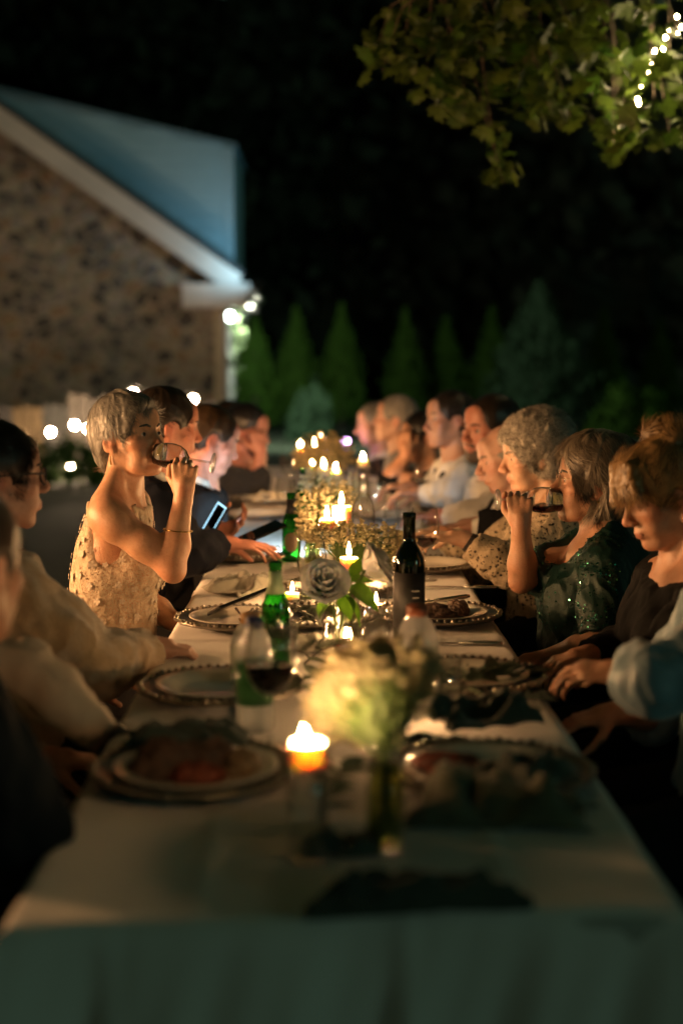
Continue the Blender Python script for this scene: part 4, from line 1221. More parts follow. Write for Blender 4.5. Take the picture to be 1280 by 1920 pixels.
# trailing eucalyptus runner pieces: single sage leaves lying along the table
m_euc = mat("eucalyptus", (0.17, 0.20, 0.13), .6, var=.2, vscale=30)
euc_leaf = leaf_shape(.05, .03, .2)
def sprig(p, rz, n, txt, L=.22):
    t = thing("eucalyptus_sprig", txt, "greenery", p, rz, "eucalyptus along the table")
    MB().tube([(0, 0, .006), (L * .4, .01, .02), (L * .75, -.005, .022), (L, 0, .012)], .0022, 5).build("twig", m_bark, t)
    for k in range(n):
        s = (k + .6) / n
        o = link("leaf", euc_leaf, m_euc, t, (L * s, 0, .012 + .012 * math.sin(PI * s)))
        o.rotation_euler = (random.uniform(-.6, .6), random.uniform(-.6, .1), (1 if k % 2 else -1) * random.uniform(.5, 1.3)); sc = random.uniform(.75, 1.25); o.scale = (sc,) * 3
for i, (px, py, rz, txt) in enumerate([(570, 1250, 60, "sage eucalyptus sprig right of the beer bottle foot"), (600, 1185, 100, "sage eucalyptus sprig behind the rose vase"), (700, 1330, 20, "sage eucalyptus sprig behind the yellow flowers"),
                                       (800, 1290, 10, "dark leafy sprig right of the soda bottle"), (600, 1540, 80, "leafy sprig between candle and near flower vase"), (560, 1130, 70, "sage sprig behind the beer bottle"), (840, 1300, 40, "dark leafy sprig next to the right hand plate"), (610, 1330, 95, "sage sprig left of the yellow flowers")]):
    sprig(T(px, py, TZ), R(rz), 13, txt)

# phones ------------------------------------------------------------------------
m_phone = mat("phone_black", (0.012, 0.012, 0.014), .18, var=.1)
def phone(p, eul, txt, screen=None, group=None, glow=None):
    t = thing("phone", txt, "phone", p); t.rotation_euler = eul
    bevel(MB().box((0, 0, 0), (.075, .155, .008)).build("body", m_phone, t), .004, 3)
    MB().box((0, 0, .0045), (.069, .148, .001)).build("screen", screen or mat("phone_glass", (0.008, 0.008, 0.01), .08), t)
    if glow:
        for c_, s_ in (((0, .0715, .0053), (.069, .005, .0006)), ((0, -.0715, .0053), (.069, .005, .0006)), ((.032, 0, .0053), (.003, .138, .0006)), ((-.032, 0, .0053), (.005, .138, .0006))):
            MB().box(c_, s_).build('screen_edge', glow, t)
    return t
phone(T(447, 1128, TZ + .055) , (R(14), R(-22), R(-58)), "black phone lying on the sage napkin before the lace dress")
# ================================================================ people
class Field:
    def __init__(self, lo, hi, h):
        self.h = h
        self.lo = np.array(lo, dtype=np.float32); n = np.ceil((np.array(hi) - self.lo) / h).astype(int) + 1
        self.n = n
        self.a = np.full(tuple(n), 1.0, dtype=np.float32)
        self.ax = [self.lo[i] + h * np.arange(n[i], dtype=np.float32) for i in range(3)]
    def sub(self, lo, hi):
        s = []
        for i in range(3):
            a = max(0, int(math.floor((lo[i] - self.lo[i]) / self.h))); b = min(self.n[i], int(math.ceil((hi[i] - self.lo[i]) / self.h)) + 1)
            if b <= a: return None
            s.append(slice(a, b))
        return tuple(s)
    def pts(self, s):
        return self.ax[0][s[0]][:, None, None], self.ax[1][s[1]][None, :, None], self.ax[2][s[2]][None, None, :]
    def apply(self, pr, infl=0.0, mode='u', kk=None):
        k = pr['k'] if kk is None else kk
        m = k + infl + 3.5 * self.h
        if pr['t'] == 'c':
            a, b, ra, rb = pr['a'], pr['b'], pr['ra'] + infl, pr['rb'] + infl
            lo = np.minimum(a - ra, b - rb) - m; hi = np.maximum(a + ra, b + rb) + m
        else:
            c, rad = pr['c'], pr['r'] + infl
            ext = np.sqrt(((pr['R'].T * rad[None, :]) ** 2).sum(1))
            lo = c - ext - m; hi = c + ext + m
        s = self.sub(lo, hi)
        if s is None: return
        X, Y, Z = self.pts(s)
        if pr['t'] == 'c':
            ba = b - a; l2 = float(ba @ ba) + 1e-12
            px, py, pz = X - a[0], Y - a[1], Z - a[2]
            t = np.clip((px * ba[0] + py * ba[1] + pz * ba[2]) / l2, 0, 1)
            d = np.sqrt((px - t * ba[0]) ** 2 + (py - t * ba[1]) ** 2 + (pz - t * ba[2]) ** 2) - (ra + (rb - ra) * t)
        else:
            px, py, pz = X - c[0], Y - c[1], Z - c[2]
            M = pr['R']
            q0 = M[0, 0] * px + M[0, 1] * py + M[0, 2] * pz; q1 = M[1, 0] * px + M[1, 1] * py + M[1, 2] * pz; q2 = M[2, 0] * px + M[2, 1] * py + M[2, 2] * pz
            k0 = np.sqrt((q0 / rad[0]) ** 2 + (q1 / rad[1]) ** 2 + (q2 / rad[2]) ** 2)
            k1 = np.sqrt((q0 / rad[0] ** 2) ** 2 + (q1 / rad[1] ** 2) ** 2 + (q2 / rad[2] ** 2) ** 2) + 1e-9
            d = np.where(k0 < 1e-4, -rad.min(), k0 * (k0 - 1) / k1)
        A = self.a[s]
        if mode == 'u':
            hh = np.clip(.5 + .5 * (d - A) / k, 0, 1)
            self.a[s] = d * (1 - hh) + A * hh - k * hh * (1 - hh)
        else:                                     # carve away
            d = -d
            hh = np.clip(.5 - .5 * (d - A) / k, 0, 1)
            self.a[s] = d * (1 - hh) + A * hh + k * hh * (1 - hh)
    def cut(self, p, n, rad=None, rnd=.004):
        """remove the side n points to (inside a ball of radius rad)"""
        p = np.array(p, dtype=np.float32); n = np.array(n, dtype=np.float32); n /= np.linalg.norm(n)
        s = self.sub(p - rad, p + rad) if rad else (slice(None),) * 3
        if s is None: return
        X, Y, Z = self.pts(s)
        d = (X - p[0]) * n[0] + (Y - p[1]) * n[1] + (Z - p[2]) * n[2]
        A = self.a[s]
        if rad:
            q = np.sqrt((X - p[0]) ** 2 + (Y - p[1]) ** 2 + (Z - p[2]) ** 2)
            d = np.where(q < rad * .98, d, -1.0)
        self.a[s] = np.maximum(A, d)
    def mesh(self):
        g = openvdb.FloatGrid(1.0)
        np.clip(self.a, -4 * self.h, 4 * self.h, out=self.a)
        self.a[0] = self.a[-1] = 1; self.a[:, 0] = self.a[:, -1] = 1; self.a[:, :, 0] = self.a[:, :, -1] = 1
        g.copyFromArray(np.ascontiguousarray(self.a))
        p, q = g.convertToQuads(0.0)
        return p * self.h + self.lo, q.astype(np.int32)

I3 = np.eye(3, dtype=np.float32)
def A3(v): return np.array([v[0], v[1], v[2]], dtype=np.float32)
def cap(a, b, ra, rb=None, k=.02, tag='torso'):
    return dict(t='c', a=A3(a), b=A3(b), ra=ra, rb=ra if rb is None else rb, k=k, g=tag)
def ell(c, r, M=None, k=.02, tag='torso'):
    return dict(t='e', c=A3(c), r=A3(r), R=I3 if M is None else np.array(M, dtype=np.float32), k=k, g=tag)

def head_prims(M, c, s, fem, age=0.4, fat=0.0, seed=0):
    """head shapes; M columns = right, forward, up of the head"""
    MT = np.array(M).T
    out = []; neg = []
    def W(p): return Vector(c) + M @ (Vector(p) * s)
    def E(p, r, k=.010, R_=None, lst=out): lst.append(ell(W(p), [x * s for x in r], MT if R_ is None else np.array(R_) @ MT, k, 'head'))
    def C(a, b, ra, rb=None, k=.010, lst=out): lst.append(cap(W(a), W(b), ra * s, (ra if rb is None else rb) * s, k, 'head'))
    rv = random.Random(seed * 17 + 3)
    jw = (.90 if fem else 1.0) * rv.uniform(.93, 1.08)
    nz, nd, fz = rv.uniform(-.003, .009), rv.uniform(-.006, .004), rv.uniform(-.005, .006)
    E((0, -.017, .030), (.075, .095, .084), .02)
    E((0, .028, -.005), (.062, .062, .075), .02)
    E((0, .030, -.045), (.052 * jw + fat * .01, .056, .062), .02)
    for sx in (-1, 1):
        C((sx * .056 * jw, -.004, -.050), (sx * .024 * jw, .062, -.098), .017 + fat * .004, .015, .022)
        E((sx * .042, .056, -.022), (.024, .024, .022), .016)
        E((sx * .034, .058, -.058), (.020 + fat * .006, .022, .022 + fat * .004), .018)
        C((sx * .014, .080, .026), (sx * .048, .062, .020), .0105 if fem else .0125, .009, .012)
        E((sx * .0125, .099 + nz * .6, -.036 + nd), (.0085, .0105, .0075), .006)
    E((0, .068 + fz, -.094), (.022 * jw, .018, .018), .016)
    C((0, .083 + nz * .3, .016), (0, .103 + nz, -.022 + nd), .0080, .0088, .012)
    E((0, .106 + nz, -.030 + nd), (.0110, .0125, .0105), .008)
    E((0, .068, .052), (.046, .022, .034), .02)
    # mouth
    E((0, .080, -.062), (.026, .016, .016), .012)
    E((0, .0915, -.0605), (.019, .0075, .0048), .004)
    E((0, .0905, -.0705), (.017, .0080, .0056), .004)
    C((-.021, .088, -.0655), (.021, .088, -.0655), .0022, .0022, .003, neg)
    # eye sockets
    for sx in (-1, 1):
        E((sx * .031, .094, .003), (.0185, .016, .012), .012, None, neg)
    post = []
    for sx in (-1, 1):
        post.append(ell(W((sx * .031, .0715, .002)), [.0142 * s] * 3, MT, .004, 'head'))
    slit = []
    for sx in (-1, 1):
        slit.append(ell(W((sx * .0315, .0865, .0008)), [.0118 * s, .012 * s, .0031 * s], MT, .0025, 'head'))
    ears = []
    for sx in (-1, 1):
        a = Matrix.Rotation(sx * R(22), 3, 'Z') @ Matrix.Rotation(R(-10), 3, 'X')
        ears.append(ell(W((sx * .0755, -.012, -.008)), [.0065 * s, .0185 * s, .031 * s], np.array(a).T @ MT, .006, 'head'))
        ears.append(ell(W((sx * .072, -.004, -.034)), [.006 * s, .009 * s, .011 * s], MT, .006, 'head'))
    earneg = [ell(W((sx * .0825, -.010, -.003)), [.0055 * s, .0105 * s, .019 * s], np.array(Matrix.Rotation(sx * R(22), 3, 'Z')).T @ MT, .004, 'head') for sx in (-1, 1)]
    if age > .6:                                   # jowls, folds beside the mouth, bags
        for sx in (-1, 1):
            E((sx * .036, .045, -.086), (.020, .022, .020), .012)
            C((sx * .019, .092, -.040), (sx * .030, .078, -.072), .0018, .0018, .006, neg)
    return out, neg, post, slit, ears, earneg, W

def hand_prims(w, d, n, right, curl, spread=0.0, s=1.0, thumb=0.5):
    d = Vector(d).normalized(); n = Vector(n); n = (n - d * n.dot(d)).normalized()
    sd = d.cross(n) if right else -d.cross(n)
    w = Vector(w); out = []
    off = (.031, .0105, -.0095, -.029); kl = (.088, .092, .088, .079)
    ln = ((.042, .026, .020), (.046, .029, .021), (.042, .027, .020), (.033, .021, .018))
    if not hasattr(curl, '__len__'): curl = [curl] * 4
    out.append(cap(w - d * .01, w + d * .03, .024 * s, .026 * s, .014, 'hand'))
    for i in range(4):
        kn = w + (d * kl[i] + sd * off[i]) * s
        out.append(cap(w + (d * .02 + sd * off[i] * .6) * s, kn, .0140 * s, .0098 * s, .008, 'hand'))
    for i in range(4):
        p = w + (d * kl[i] + sd * off[i]) * s
        ang = 0
        r0 = (.0080, .0083, .0079, .0070)[i] * s
        fd = (d + sd * off[i] * spread * 8).normalized()
        for j in range(3):
            ang += curl[i] * (1.0, 1.15, .75)[j]
            dr = fd * math.cos(ang) + n * math.sin(ang)
            q = p + dr * ln[i][j] * s
            out.append(cap(p, q, r0 * (1 - .08 * j), r0 * (1 - .08 * (j + 1)), .0022, 'hand'))
            p = q
    p = w + (d * .022 + sd * .022 + n * .010) * s
    d1 = (d * .62 + sd * .62 + n * (.25 + thumb * .4)).normalized()
    q = p + d1 * .043 * s
    out.append(cap(p, q, .0155 * s, .0110 * s, .010, 'hand'))
    d2 = (d * (.85 - .2 * thumb) + sd * .12 + n * (.15 + thumb * .8)).normalized()
    q2 = q + d2 * .032 * s
    out.append(cap(q, q2, .0105 * s, .0095 * s, .004, 'hand')); q3 = q2 + (d2 - sd * .25).normalized() * .024 * s
    out.append(cap(q2, q3, .0094 * s, .0080 * s, .004, 'hand'))
    return out

def skin_mat(name, col, red=1.0):
    if name in MATS: return MATS[name]
    m = mat(name, col, .44, var=.06, vscale=40, sss=.08, bump=.16, bscale=260, col2=(col[0] * .93, col[1] * .84, col[2] * .80))
    N, L = nodes_of(m); b = N['Principled BSDF']
    src = b.inputs['Base Color'].links[0].from_socket
    at = N.new('ShaderNodeAttribute'); at.attribute_name = "lip"
    mx = N.new('ShaderNodeMix'); mx.data_type = 'RGBA'
    L.new(at.outputs['Fac'], mx.inputs[0]); L.new(src, mx.inputs[6]); mx.inputs[7].default_value = (col[0] * .72, col[1] * .38, col[2] * .40, 1)
    a2 = N.new('ShaderNodeAttribute'); a2.attribute_name = "blush"
    m3 = N.new('ShaderNodeMix'); m3.data_type = 'RGBA'; m3.blend_type = 'MULTIPLY'; m3.inputs[7].default_value = (.98, .70, .66, 1)
    L.new(a2.outputs['Fac'], m3.inputs[0]); L.new(mx.outputs[2], m3.inputs[6])
    # freckles and fine mottling
    tc = N.new('ShaderNodeTexCoord'); nz = N.new('ShaderNodeTexNoise'); nz.inputs['Scale'].default_value = 150; nz.inputs['Detail'].default_value = 3
    L.new(tc.outputs['Object'], nz.inputs[0])
    rp = N.new('ShaderNodeValToRGB'); rp.color_ramp.elements[0].position = .34; rp.color_ramp.elements[0].color = (.62, .50, .42, 1); rp.color_ramp.elements[1].position = .48; rp.color_ramp.elements[1].color = (1, 1, 1, 1)
    L.new(nz.outputs['Fac'], rp.inputs[0])
    m4 = N.new('ShaderNodeMix'); m4.data_type = 'RGBA'; m4.blend_type = 'MULTIPLY'; m4.inputs[0].default_value = .22
    L.new(m3.outputs[2], m4.inputs[6]); L.new(rp.outputs[0], m4.inputs[7])
    L.new(m4.outputs[2], b.inputs['Base Color'])
    return m

def hair_mat(name, c1, c2, rough=.42):
    if name in MATS: return MATS[name]
    m = mat(name, c1, rough, col2=c1, vscale=90, detail=2, spec=.45)
    N, L = nodes_of(m); b = N['Principled BSDF']
    at = N.new('ShaderNodeAttribute'); at.attribute_name = "tone"
    mx = N.new('ShaderNodeMix'); mx.data_type = 'RGBA'; mx.inputs[6].default_value = (*[c * .55 for c in c2], 1); mx.inputs[7].default_value = (*[min(1, c * 1.35) for c in c1], 1)
    L.new(at.outputs['Fac'], mx.inputs[0]); L.new(mx.outputs[2], b.inputs['Base Color'])
    return m

def local_field(h, ext=.22): return Field((-ext, -ext, -ext * 1.15), (ext, ext, ext * 1.15), h)

def hair_cap(style, h, seed):
    """hair volume in head space (right, forward, up)"""
    F = local_field(h)
    st = style
    V = dict(short=.006, crew=.003, pixie=.010, curly=.020, bob=.022, updo=.012, sleek=.012, bald=.002, grey=.007)[st]
    F.apply(ell((0, -.018, .033), (.0785 + V * .8, .1000 + V, .0870 + V * 1.1), None, .02))
    F.apply(ell((0, -.052, -.030), (.062 + V * .8, .050 + V, .060 + V), None, .03))
    if st == 'bob':
        F.apply(ell((0, -.050, -.035), (.088, .066, .082), None, .03))
        F.apply(ell((0, .030, .085), (.060, .055, .035), None, .03))
        for sx in (-1, 1): F.apply(ell((sx * .070, -.022, -.040), (.022, .034, .060), None, .02))
    if st == 'curly':
        F.apply(ell((0, -.03, .06), (.092, .10, .078), None, .03))
        for sx in (-1, 1): F.apply(ell((sx * .068, -.02, -.02), (.03, .045, .05), None, .02))
    if st == 'pixie':
        F.apply(ell((0, -.005, .082), (.060, .080, .040), None, .03))
    if st == 'updo':
        F.apply(ell((0, .052, .075), (.058, .040, .038), None, .02))
        for (x, y, z, r) in [(0, -.055, .115, .05), (.03, -.08, .10, .035), (-.03, -.07, .12, .036), (.0, -.10, .075, .04), (.01, -.03, .14, .028)]:
            F.apply(ell((x, y, z), (r, r * .9, r * .75), None, .01))
    # the face stays free
    top = dict(short=.112, crew=.118, pixie=.112, curly=.104, bob=.108, updo=.100, sleek=.112, bald=.2, grey=.120)[st]
    if st == 'bald':
        F.cut((0, 0, .035), (0, .25, 1), None)
    cz = -.030
    F.apply(ell((0, .135, cz), (.098, .104, top), None, .006), 0, 's', .006)
    F.apply(ell((0, .060, -.10), (.090, .090, .09), None, .006), 0, 's', .006)
    if st in ('short', 'crew', 'pixie', 'sleek', 'bald', 'grey', 'updo'):
        for sx in (-1, 1): F.apply(ell((sx * .088, .004, -.022), (.030, .030, .044), None, .004), 0, 's', .004)
    elif st == 'bob' or st == 'curly':
        for sx in (-1, 1): F.apply(ell((sx * .094, .010, -.030), (.030, .030, .040), None, .004), 0, 's', .004)
    low = dict(short=-.062, crew=-.05, pixie=-.082, curly=-.095, bob=-.115, updo=-.075, sleek=-.09, bald=-.05, grey=-.065)[st]
    F.cut((0, -.08, low), (0, .35, -1), None)
    if st == 'updo':                               # fringe over the brow
        for sx in np.linspace(-.052, .052, 9):
            zz = .034 + abs(sx) * .05
            F.apply(cap((sx * .7, .066, .095), (sx * 1.02, .096 - abs(sx) * .35, .058), .016, .013, .008))
            F.apply(cap((sx * 1.02, .096 - abs(sx) * .35, .058), (sx * 1.12, .094 - abs(sx) * .45, zz), .013, .006, .008))
    p, q = F.mesh()
    return p, q

def hair_strands(p, nrm, style, n, seed, length, width):
    r = np.random.default_rng(seed)
    idx = r.integers(0, len(p), n)
    p0 = p[idx]; n0 = nrm[idx]
    wh = np.array([0.012, -.055, .115], dtype=np.float32)
    f = p0 - wh
    if style == 'pixie':
        f = f / (np.linalg.norm(f, axis=1)[:, None] + 1e-6) + np.array([0, -.25, .0]) * (p0[:, 2:3] < .05) + np.array([.15, .5, 0]) * (p0[:, 2:3] > .07)
    elif style in ('bob',):
        f = f / (np.linalg.norm(f, axis=1)[:, None] + 1e-6) + np.array([0, -.75, -.35]) * (p0[:, 2:3] > .0) + np.array([0, -.1, -.9]) * (p0[:, 2:3] <= .0)
    elif style == 'updo':
        front = (p0[:, 1:2] > .05)
        up_ = np.array([0, -.055, .13]) - p0; up_ /= np.linalg.norm(up_, axis=1)[:, None]
        f = np.where(front & (p0[:, 2:3] < .105), np.array([0, .3, -1.0]) + p0 * np.array([4, 0, 0]), up_ + r.normal(0, .2, p0.shape))
    elif style == 'curly':
        f = r.normal(size=p0.shape)
    else:
        f = f / (np.linalg.norm(f, axis=1)[:, None] + 1e-6) + np.array([0, .15, -.1])
    f = f + np.stack([fbm(p0, 60, seed + 31 + k, 2) for k in range(3)], 1) * (.55 if style != 'curly' else 0) + r.normal(0, .07, p0.shape)
    t = f - n0 * (f * n0).sum(1)[:, None]; t /= np.linalg.norm(t, axis=1)[:, None] + 1e-6
    b = np.cross(t, n0)
    L = length * r.uniform(.6, 1.25, n)
    seg = 6
    s = np.linspace(0, 1, seg + 1)
    lift = (.16 + .14 * fbm(p0, 70, seed + 5, 2) + r.uniform(-.04, .04, n)) * (1.0 if style != 'updo' else .6)
    cw = fbm(p0, 45, seed + 77, 2) * .5 + r.normal(0, .10, n); ph = r.uniform(0, 6.28, n)
    P_ = []
    for si in s:
        d = L * si
        q = p0 - n0 * .003 + t * d[:, None] + n0 * (lift * d - d * d / (2 * .095))[:, None] + b * (cw * d * si)[:, None]
        if style == 'curly':
            q = q + (b * np.sin(si * 9 + ph)[:, None] + n0 * np.cos(si * 9 + ph)[:, None] * 1.0) * .008
        elif style in ('pixie', 'bob'):
            q = q + b * (np.sin(si * 4 + ph) * .0035)[:, None]
        P_.append(q)
    w = width * r.uniform(.6, 1.3, n)
    V = []
    for k, q in enumerate(P_):
        ww = (w * (1 - .75 * s[k] ** 2))[:, None]
        V += [q - b * ww, q + b * ww]
    V = np.stack(V, 1)                              # n, 2*(seg+1), 3
    base = np.arange(n)[:, None] * (2 * (seg + 1))
    fs = []
    for k in range(seg):
        fs.append(np.concatenate([base + 2 * k, base + 2 * k + 1, base + 2 * k + 3, base + 2 * k + 2], 1))
    return V.reshape(-1, 3), np.concatenate(fs, 0)

def vnormals(v, f):
    a = v[f[:, 0]]; b = v[f[:, 1]]; c = v[f[:, 2]]; d = v[f[:, 3]]
    fn = np.cross(c - a, d - b)
    n = np.zeros_like(v)
    for i in range(4): np.add.at(n, f[:, i], fn)
    return n / (np.linalg.norm(n, axis=1)[:, None] + 1e-9)

def folds(v, f, amp, scale, seed, stretch=(1, 1, 1)):
    n = vnormals(v, f)
    q = v * np.array(stretch)
    w = fbm(q, scale, seed, 3)
    rid = (1 - np.abs(fbm(q, scale * .8, seed + 5, 2)) * 1.6)
    return v + n * (amp * (.5 * w + .6 * rid))[:, None]

eye_w = mat("eye_white", (0.42, 0.37, 0.34), .15, var=.04)
eye_i = mat("eye_iris", (0.045, 0.03, 0.02), .1, var=.1)
def eye_mesh():
    mb = MB().ball((0, 0, 0), 1.0, 16, 12)
    me = mb.mesh("eye", True); me.materials.append(eye_w); me.materials.append(eye_i)
    for p in me.polygons:
        c = p.center
        if c.z > .80: p.material_index = 1
    return me
EYE = eye_mesh()

m_chair = mat("chair_wood", (0.035, 0.028, 0.022), .5, var=.2, vscale=20)
def make_chair(loc, ang, txt):
    t = thing("folding_chair", txt, "chair", loc, ang, "dark folding chairs along the table")
    bevel(link("seat", CH['seat'], m_chair, t), .01); link("backrest", CH['back'], m_chair, t)
    for sx in (-1, 1):
        l = link("leg", CH['fleg'], m_chair, t); l.location = (sx * .19, .16, 0)
        l = link("leg", CH['bleg'], m_chair, t); l.location = (sx * .19, -.19, 0)
    return t
CH = dict(seat=MB().box((0, 0, .43), (.42, .40, .03)).mesh("seat"),
          back=MB().box((0, -.255, .70), (.40, .018, .13)).mesh("backrest"),
          fleg=MB().tube([(0, 0, .415), (0, .02, 0)], .014, 6).mesh("leg"),
          bleg=MB().tube([(0, -.08, .80), (0, .0, .40), (0, -.04, 0)], .014, 6).mesh("leg"))

def person(label, head, yaw, pitch=0, roll=0, s=1.0, fem=False, age=.4, fat=0.0, body_yaw=None, pelvis=None, shw=.185, h=.006, lean=.0,
           armR=None, armL=None, skin=None, clothes=(), hair=('short', None), seed=1, beard=None, glasses=None, extras=None, chair=True, chest=1.0, neck_drop=.185, neck_back=.035, brow=None, belly=0.0, legs=True, closed=False):
    """head: world position of head centre; yaw: compass of the face (0 = +X); armX: (elbow, wrist, hand_dir, palm_normal, curl)"""
    head = Vector(head)
    body_yaw = yaw if body_yaw is None else body_yaw
    fy, fb = R(yaw), R(body_yaw)
    fwd_b = Vector((math.cos(fb), math.sin(fb), 0)); right_b = Vector((fwd_b.y, -fwd_b.x, 0)); up = Vector((0, 0, 1))
    M = Matrix.Rotation(fy - PI / 2, 3, 'Z') @ Matrix.Rotation(R(pitch), 3, 'X') @ Matrix.Rotation(R(roll), 3, 'Y')
    nb = head + Vector((0, 0, -neck_drop * s)) - fwd_b * neck_back * s          # base of the neck
    if pelvis is None: pelvis = Vector((nb.x, nb.y, .55)) - fwd_b * (.04 + lean)
    pelvis = Vector(pelvis)
    root = thing("person", label, "person", (pelvis.x, pelvis.y, 0), 0, "guests seated at the long table")
    O = np.array([pelvis.x, pelvis.y, 0], dtype=np.float32)
    axis = (nb - pelvis).normalized()
    pr = []
    fwd_t = (fwd_b - axis * fwd_b.dot(axis)).normalized(); MTt = np.array([right_b, fwd_t, axis])
    L = (nb - pelvis).length
    mid = pelvis + axis * L * .62
    pr.append(ell(pelvis, (.175 * s, .135 * s, .12), np.array([right_b, fwd_b, up]), .06, 'torso'))
    pr.append(ell(pelvis + axis * L * .30 + fwd_t * (.015 + belly * .05), (.145 * s + belly * .03, (.112 + belly * .05) * s, .17), MTt, .07, 'torso'))
    pr.append(ell(mid, (.150 * s * shw / .185, .112 * s * chest, .19 * s), MTt, .06, 'torso'))
    shs = {}
    for sd, sg in (('R', 1), ('L', -1)):
        sh = nb + right_b * sg * shw - up * .045 + fwd_b * .0
        shs[sd] = sh
        pr.append(cap(nb - up * .055 + right_b * sg * .05, sh - right_b * sg * .02, .062 * s, .052 * s, .05, 'torso'))
        pr.append(cap(head + M @ Vector((0, -.03, -.06)) * s + right_b * sg * .02, nb + right_b * sg * .10 - up * .012 - fwd_b * .015, .030 * s, .030 * s, .05, 'torso'))
        if fem: pr.append(ell(mid + fwd_t * .085 * chest + right_b * sg * .068 + axis * .005, (.062 * chest, .055 * chest, .062 * chest), MTt, .04, 'torso'))
    pr.append(cap(head + M @ Vector((0, -.020, -.055)) * s, nb - up * .03, (.050 if fem else .057) * s, (.056 if fem else .065) * s, .02, 'neck'))
    for sg in (1, -1):                             # collar bones and the cords of the neck
        pr.append(cap(nb + fwd_b * .062 * s - up * .055 + right_b * sg * .02, nb + right_b * sg * shw * .85 + fwd_b * .012 - up * .020, .0105, .010, .016, 'bone'))
        pr.append(cap(head + M @ Vector((sg * .052, -.022, -.055)) * s, nb + fwd_b * .058 * s - up * .05 + right_b * sg * .018, .013 * s, .010 * s, .014, 'bone'))
    arms = {}
    for sd, arm in (('R', armR), ('L', armL)):
        sh = shs[sd]; sg = 1 if sd == 'R' else -1
        if arm is None:
            el_ = sh + right_b * sg * .05 - up * .27 + fwd_b * .04; wr = el_ + fwd_b * .22 - right_b * sg * .08 + up * .0
            arm = (el_, wr, (fwd_b - right_b * sg * .3), (0, 0, -1), .35)
        el_, wr, hd, pn, curl = [Vector(x) if hasattr(x, '__len__') and i < 4 else x for i, x in enumerate(arm)]
        # keep real arm lengths: pull the elbow and wrist along the given directions
        arms[sd] = (sh, el_, wr)
        ar = (.040 if fem else .047) * s
        pr.append(ell(sh.lerp(el_, .16) + right_b * sg * .006, (ar * 1.22,) * 3, None, .03, 'up' + sd)); pr.append(ell(sh.lerp(el_, .55) + fwd_b * .006 + up * .004, (ar * 1.08,) * 3, None, .03, 'up' + sd))
        pr.append(cap(sh, el_, ar * 1.05, ar * .84, .03, 'up' + sd)); pr.append(cap(el_, el_.lerp(wr, .3), ar * .86, ar * .94, .02, 'lo' + sd)); pr.append(cap(el_.lerp(wr, .3), wr, ar * .94, .0235 * s, .02, 'lo' + sd))
        eb = (el_ - sh.lerp(wr, .5)); eb = eb.normalized() if eb.length > 1e-4 else Vector((0, 0, -1))
        pr.append(ell(el_ + eb * ar * .42, (ar * .62,) * 3, None, .018, 'lo' + sd))
        for x in hand_prims(wr, hd, pn, sd == 'R', curl, .3, (.92 if fem else 1.04) * s): pr.append(x)
    if legs:
        for sg in (1, -1):
            hip = pelvis + right_b * sg * .09; kn = hip + fwd_b * .42 + right_b * sg * .04; kn.z = .50
            an = kn + fwd_b * .02; an.z = .09
            pr.append(cap(hip, kn, .086 * s, .060 * s, .04, 'leg')); pr.append(cap(kn, an, .056 * s, .038 * s, .03, 'leg'))
            pr.append(cap(an - up * .04 - fwd_b * .03, an - up * .055 + fwd_b * .15, .035, .03, .02, 'foot'))
    hp, neg, post, slit, ears, earneg, W = head_prims(M, head, s, fem, age, fat, seed)
    allp = pr + hp + ears
    lo = np.min([np.minimum(x['a'] - x['ra'], x['b'] - x['rb']) if x['t'] == 'c' else x['c'] - x['r'].max() for x in allp], 0) - .05
    hi = np.max([np.maximum(x['a'] + x['ra'], x['b'] + x['rb']) if x['t'] == 'c' else x['c'] + x['r'].max() for x in allp], 0) + .05
    lo[2] = max(lo[2], -.005)
    F = Field(lo, hi, h)
    for x in pr:
        if x['g'] != 'hand': F.apply(x)
    for x in hp: F.apply(x)
    for x in neg: F.apply(x, 0, 's')
    for x in post: F.apply(x)
    for x in ([] if closed else slit): F.apply(x, 0, 's')
    for x in ears: F.apply(x)
    for x in earneg: F.apply(x, 0, 's')
    for x in pr:
        if x['g'] == 'hand': F.apply(x)
    v, q = F.mesh()
    me = mesh_np("body", v - O, q)
    sk = skin or skin_mat("skin_fair", (0.52, 0.32, 0.23))
    # redder lips
    Mi = np.array(M)
    hl = ((v - np.array(head)) @ Mi) / s
    lipw = np.exp(-((hl[:, 0] / .019) ** 4 + ((hl[:, 2] + .0655) / .0095) ** 4)) * (hl[:, 1] > .07)
    bl = np.zeros(len(v))
    for (cx, cy, cz), rr in (((.045, .06, -.022), .022), ((-.045, .06, -.022), .022), ((0, .11, -.03), .015), ((.078, -.01, -.01), .025), ((-.078, -.01, -.01), .025), ((0, .07, -.095), .016)):
        bl += np.exp(-(((hl - np.array([cx, cy, cz])) / rr) ** 2).sum(1))
    for sd in 'RL':
        for q_, rr in ((arms[sd][1], .05), (arms[sd][2], .03)):
            bl += .6 * np.exp(-(((v - np.array(q_)) / rr) ** 2).sum(1))
    bl = np.clip(bl + .35 * np.clip(fbm(v, 55, seed, 3), 0, 1), 0, 1)
    at2 = me.attributes.new("blush", 'FLOAT', 'POINT'); at2.data.foreach_set("value", bl.astype(np.float32))
    at = me.attributes.new("lip", 'FLOAT', 'POINT'); at.data.foreach_set("value", (lipw * (.85 if fem else .5)).astype(np.float32))
    link("body", me, sk, root)
    # eyes
    for sx in (-1, 1):
        e = link("eye", EYE, None, root, W((sx * .031, .0715, .002)) - Vector(O))
        e.scale = (.0126 * s,) * 3
        e.rotation_euler = (M @ Matrix.Rotation(R(-90), 3, 'X')).to_euler()
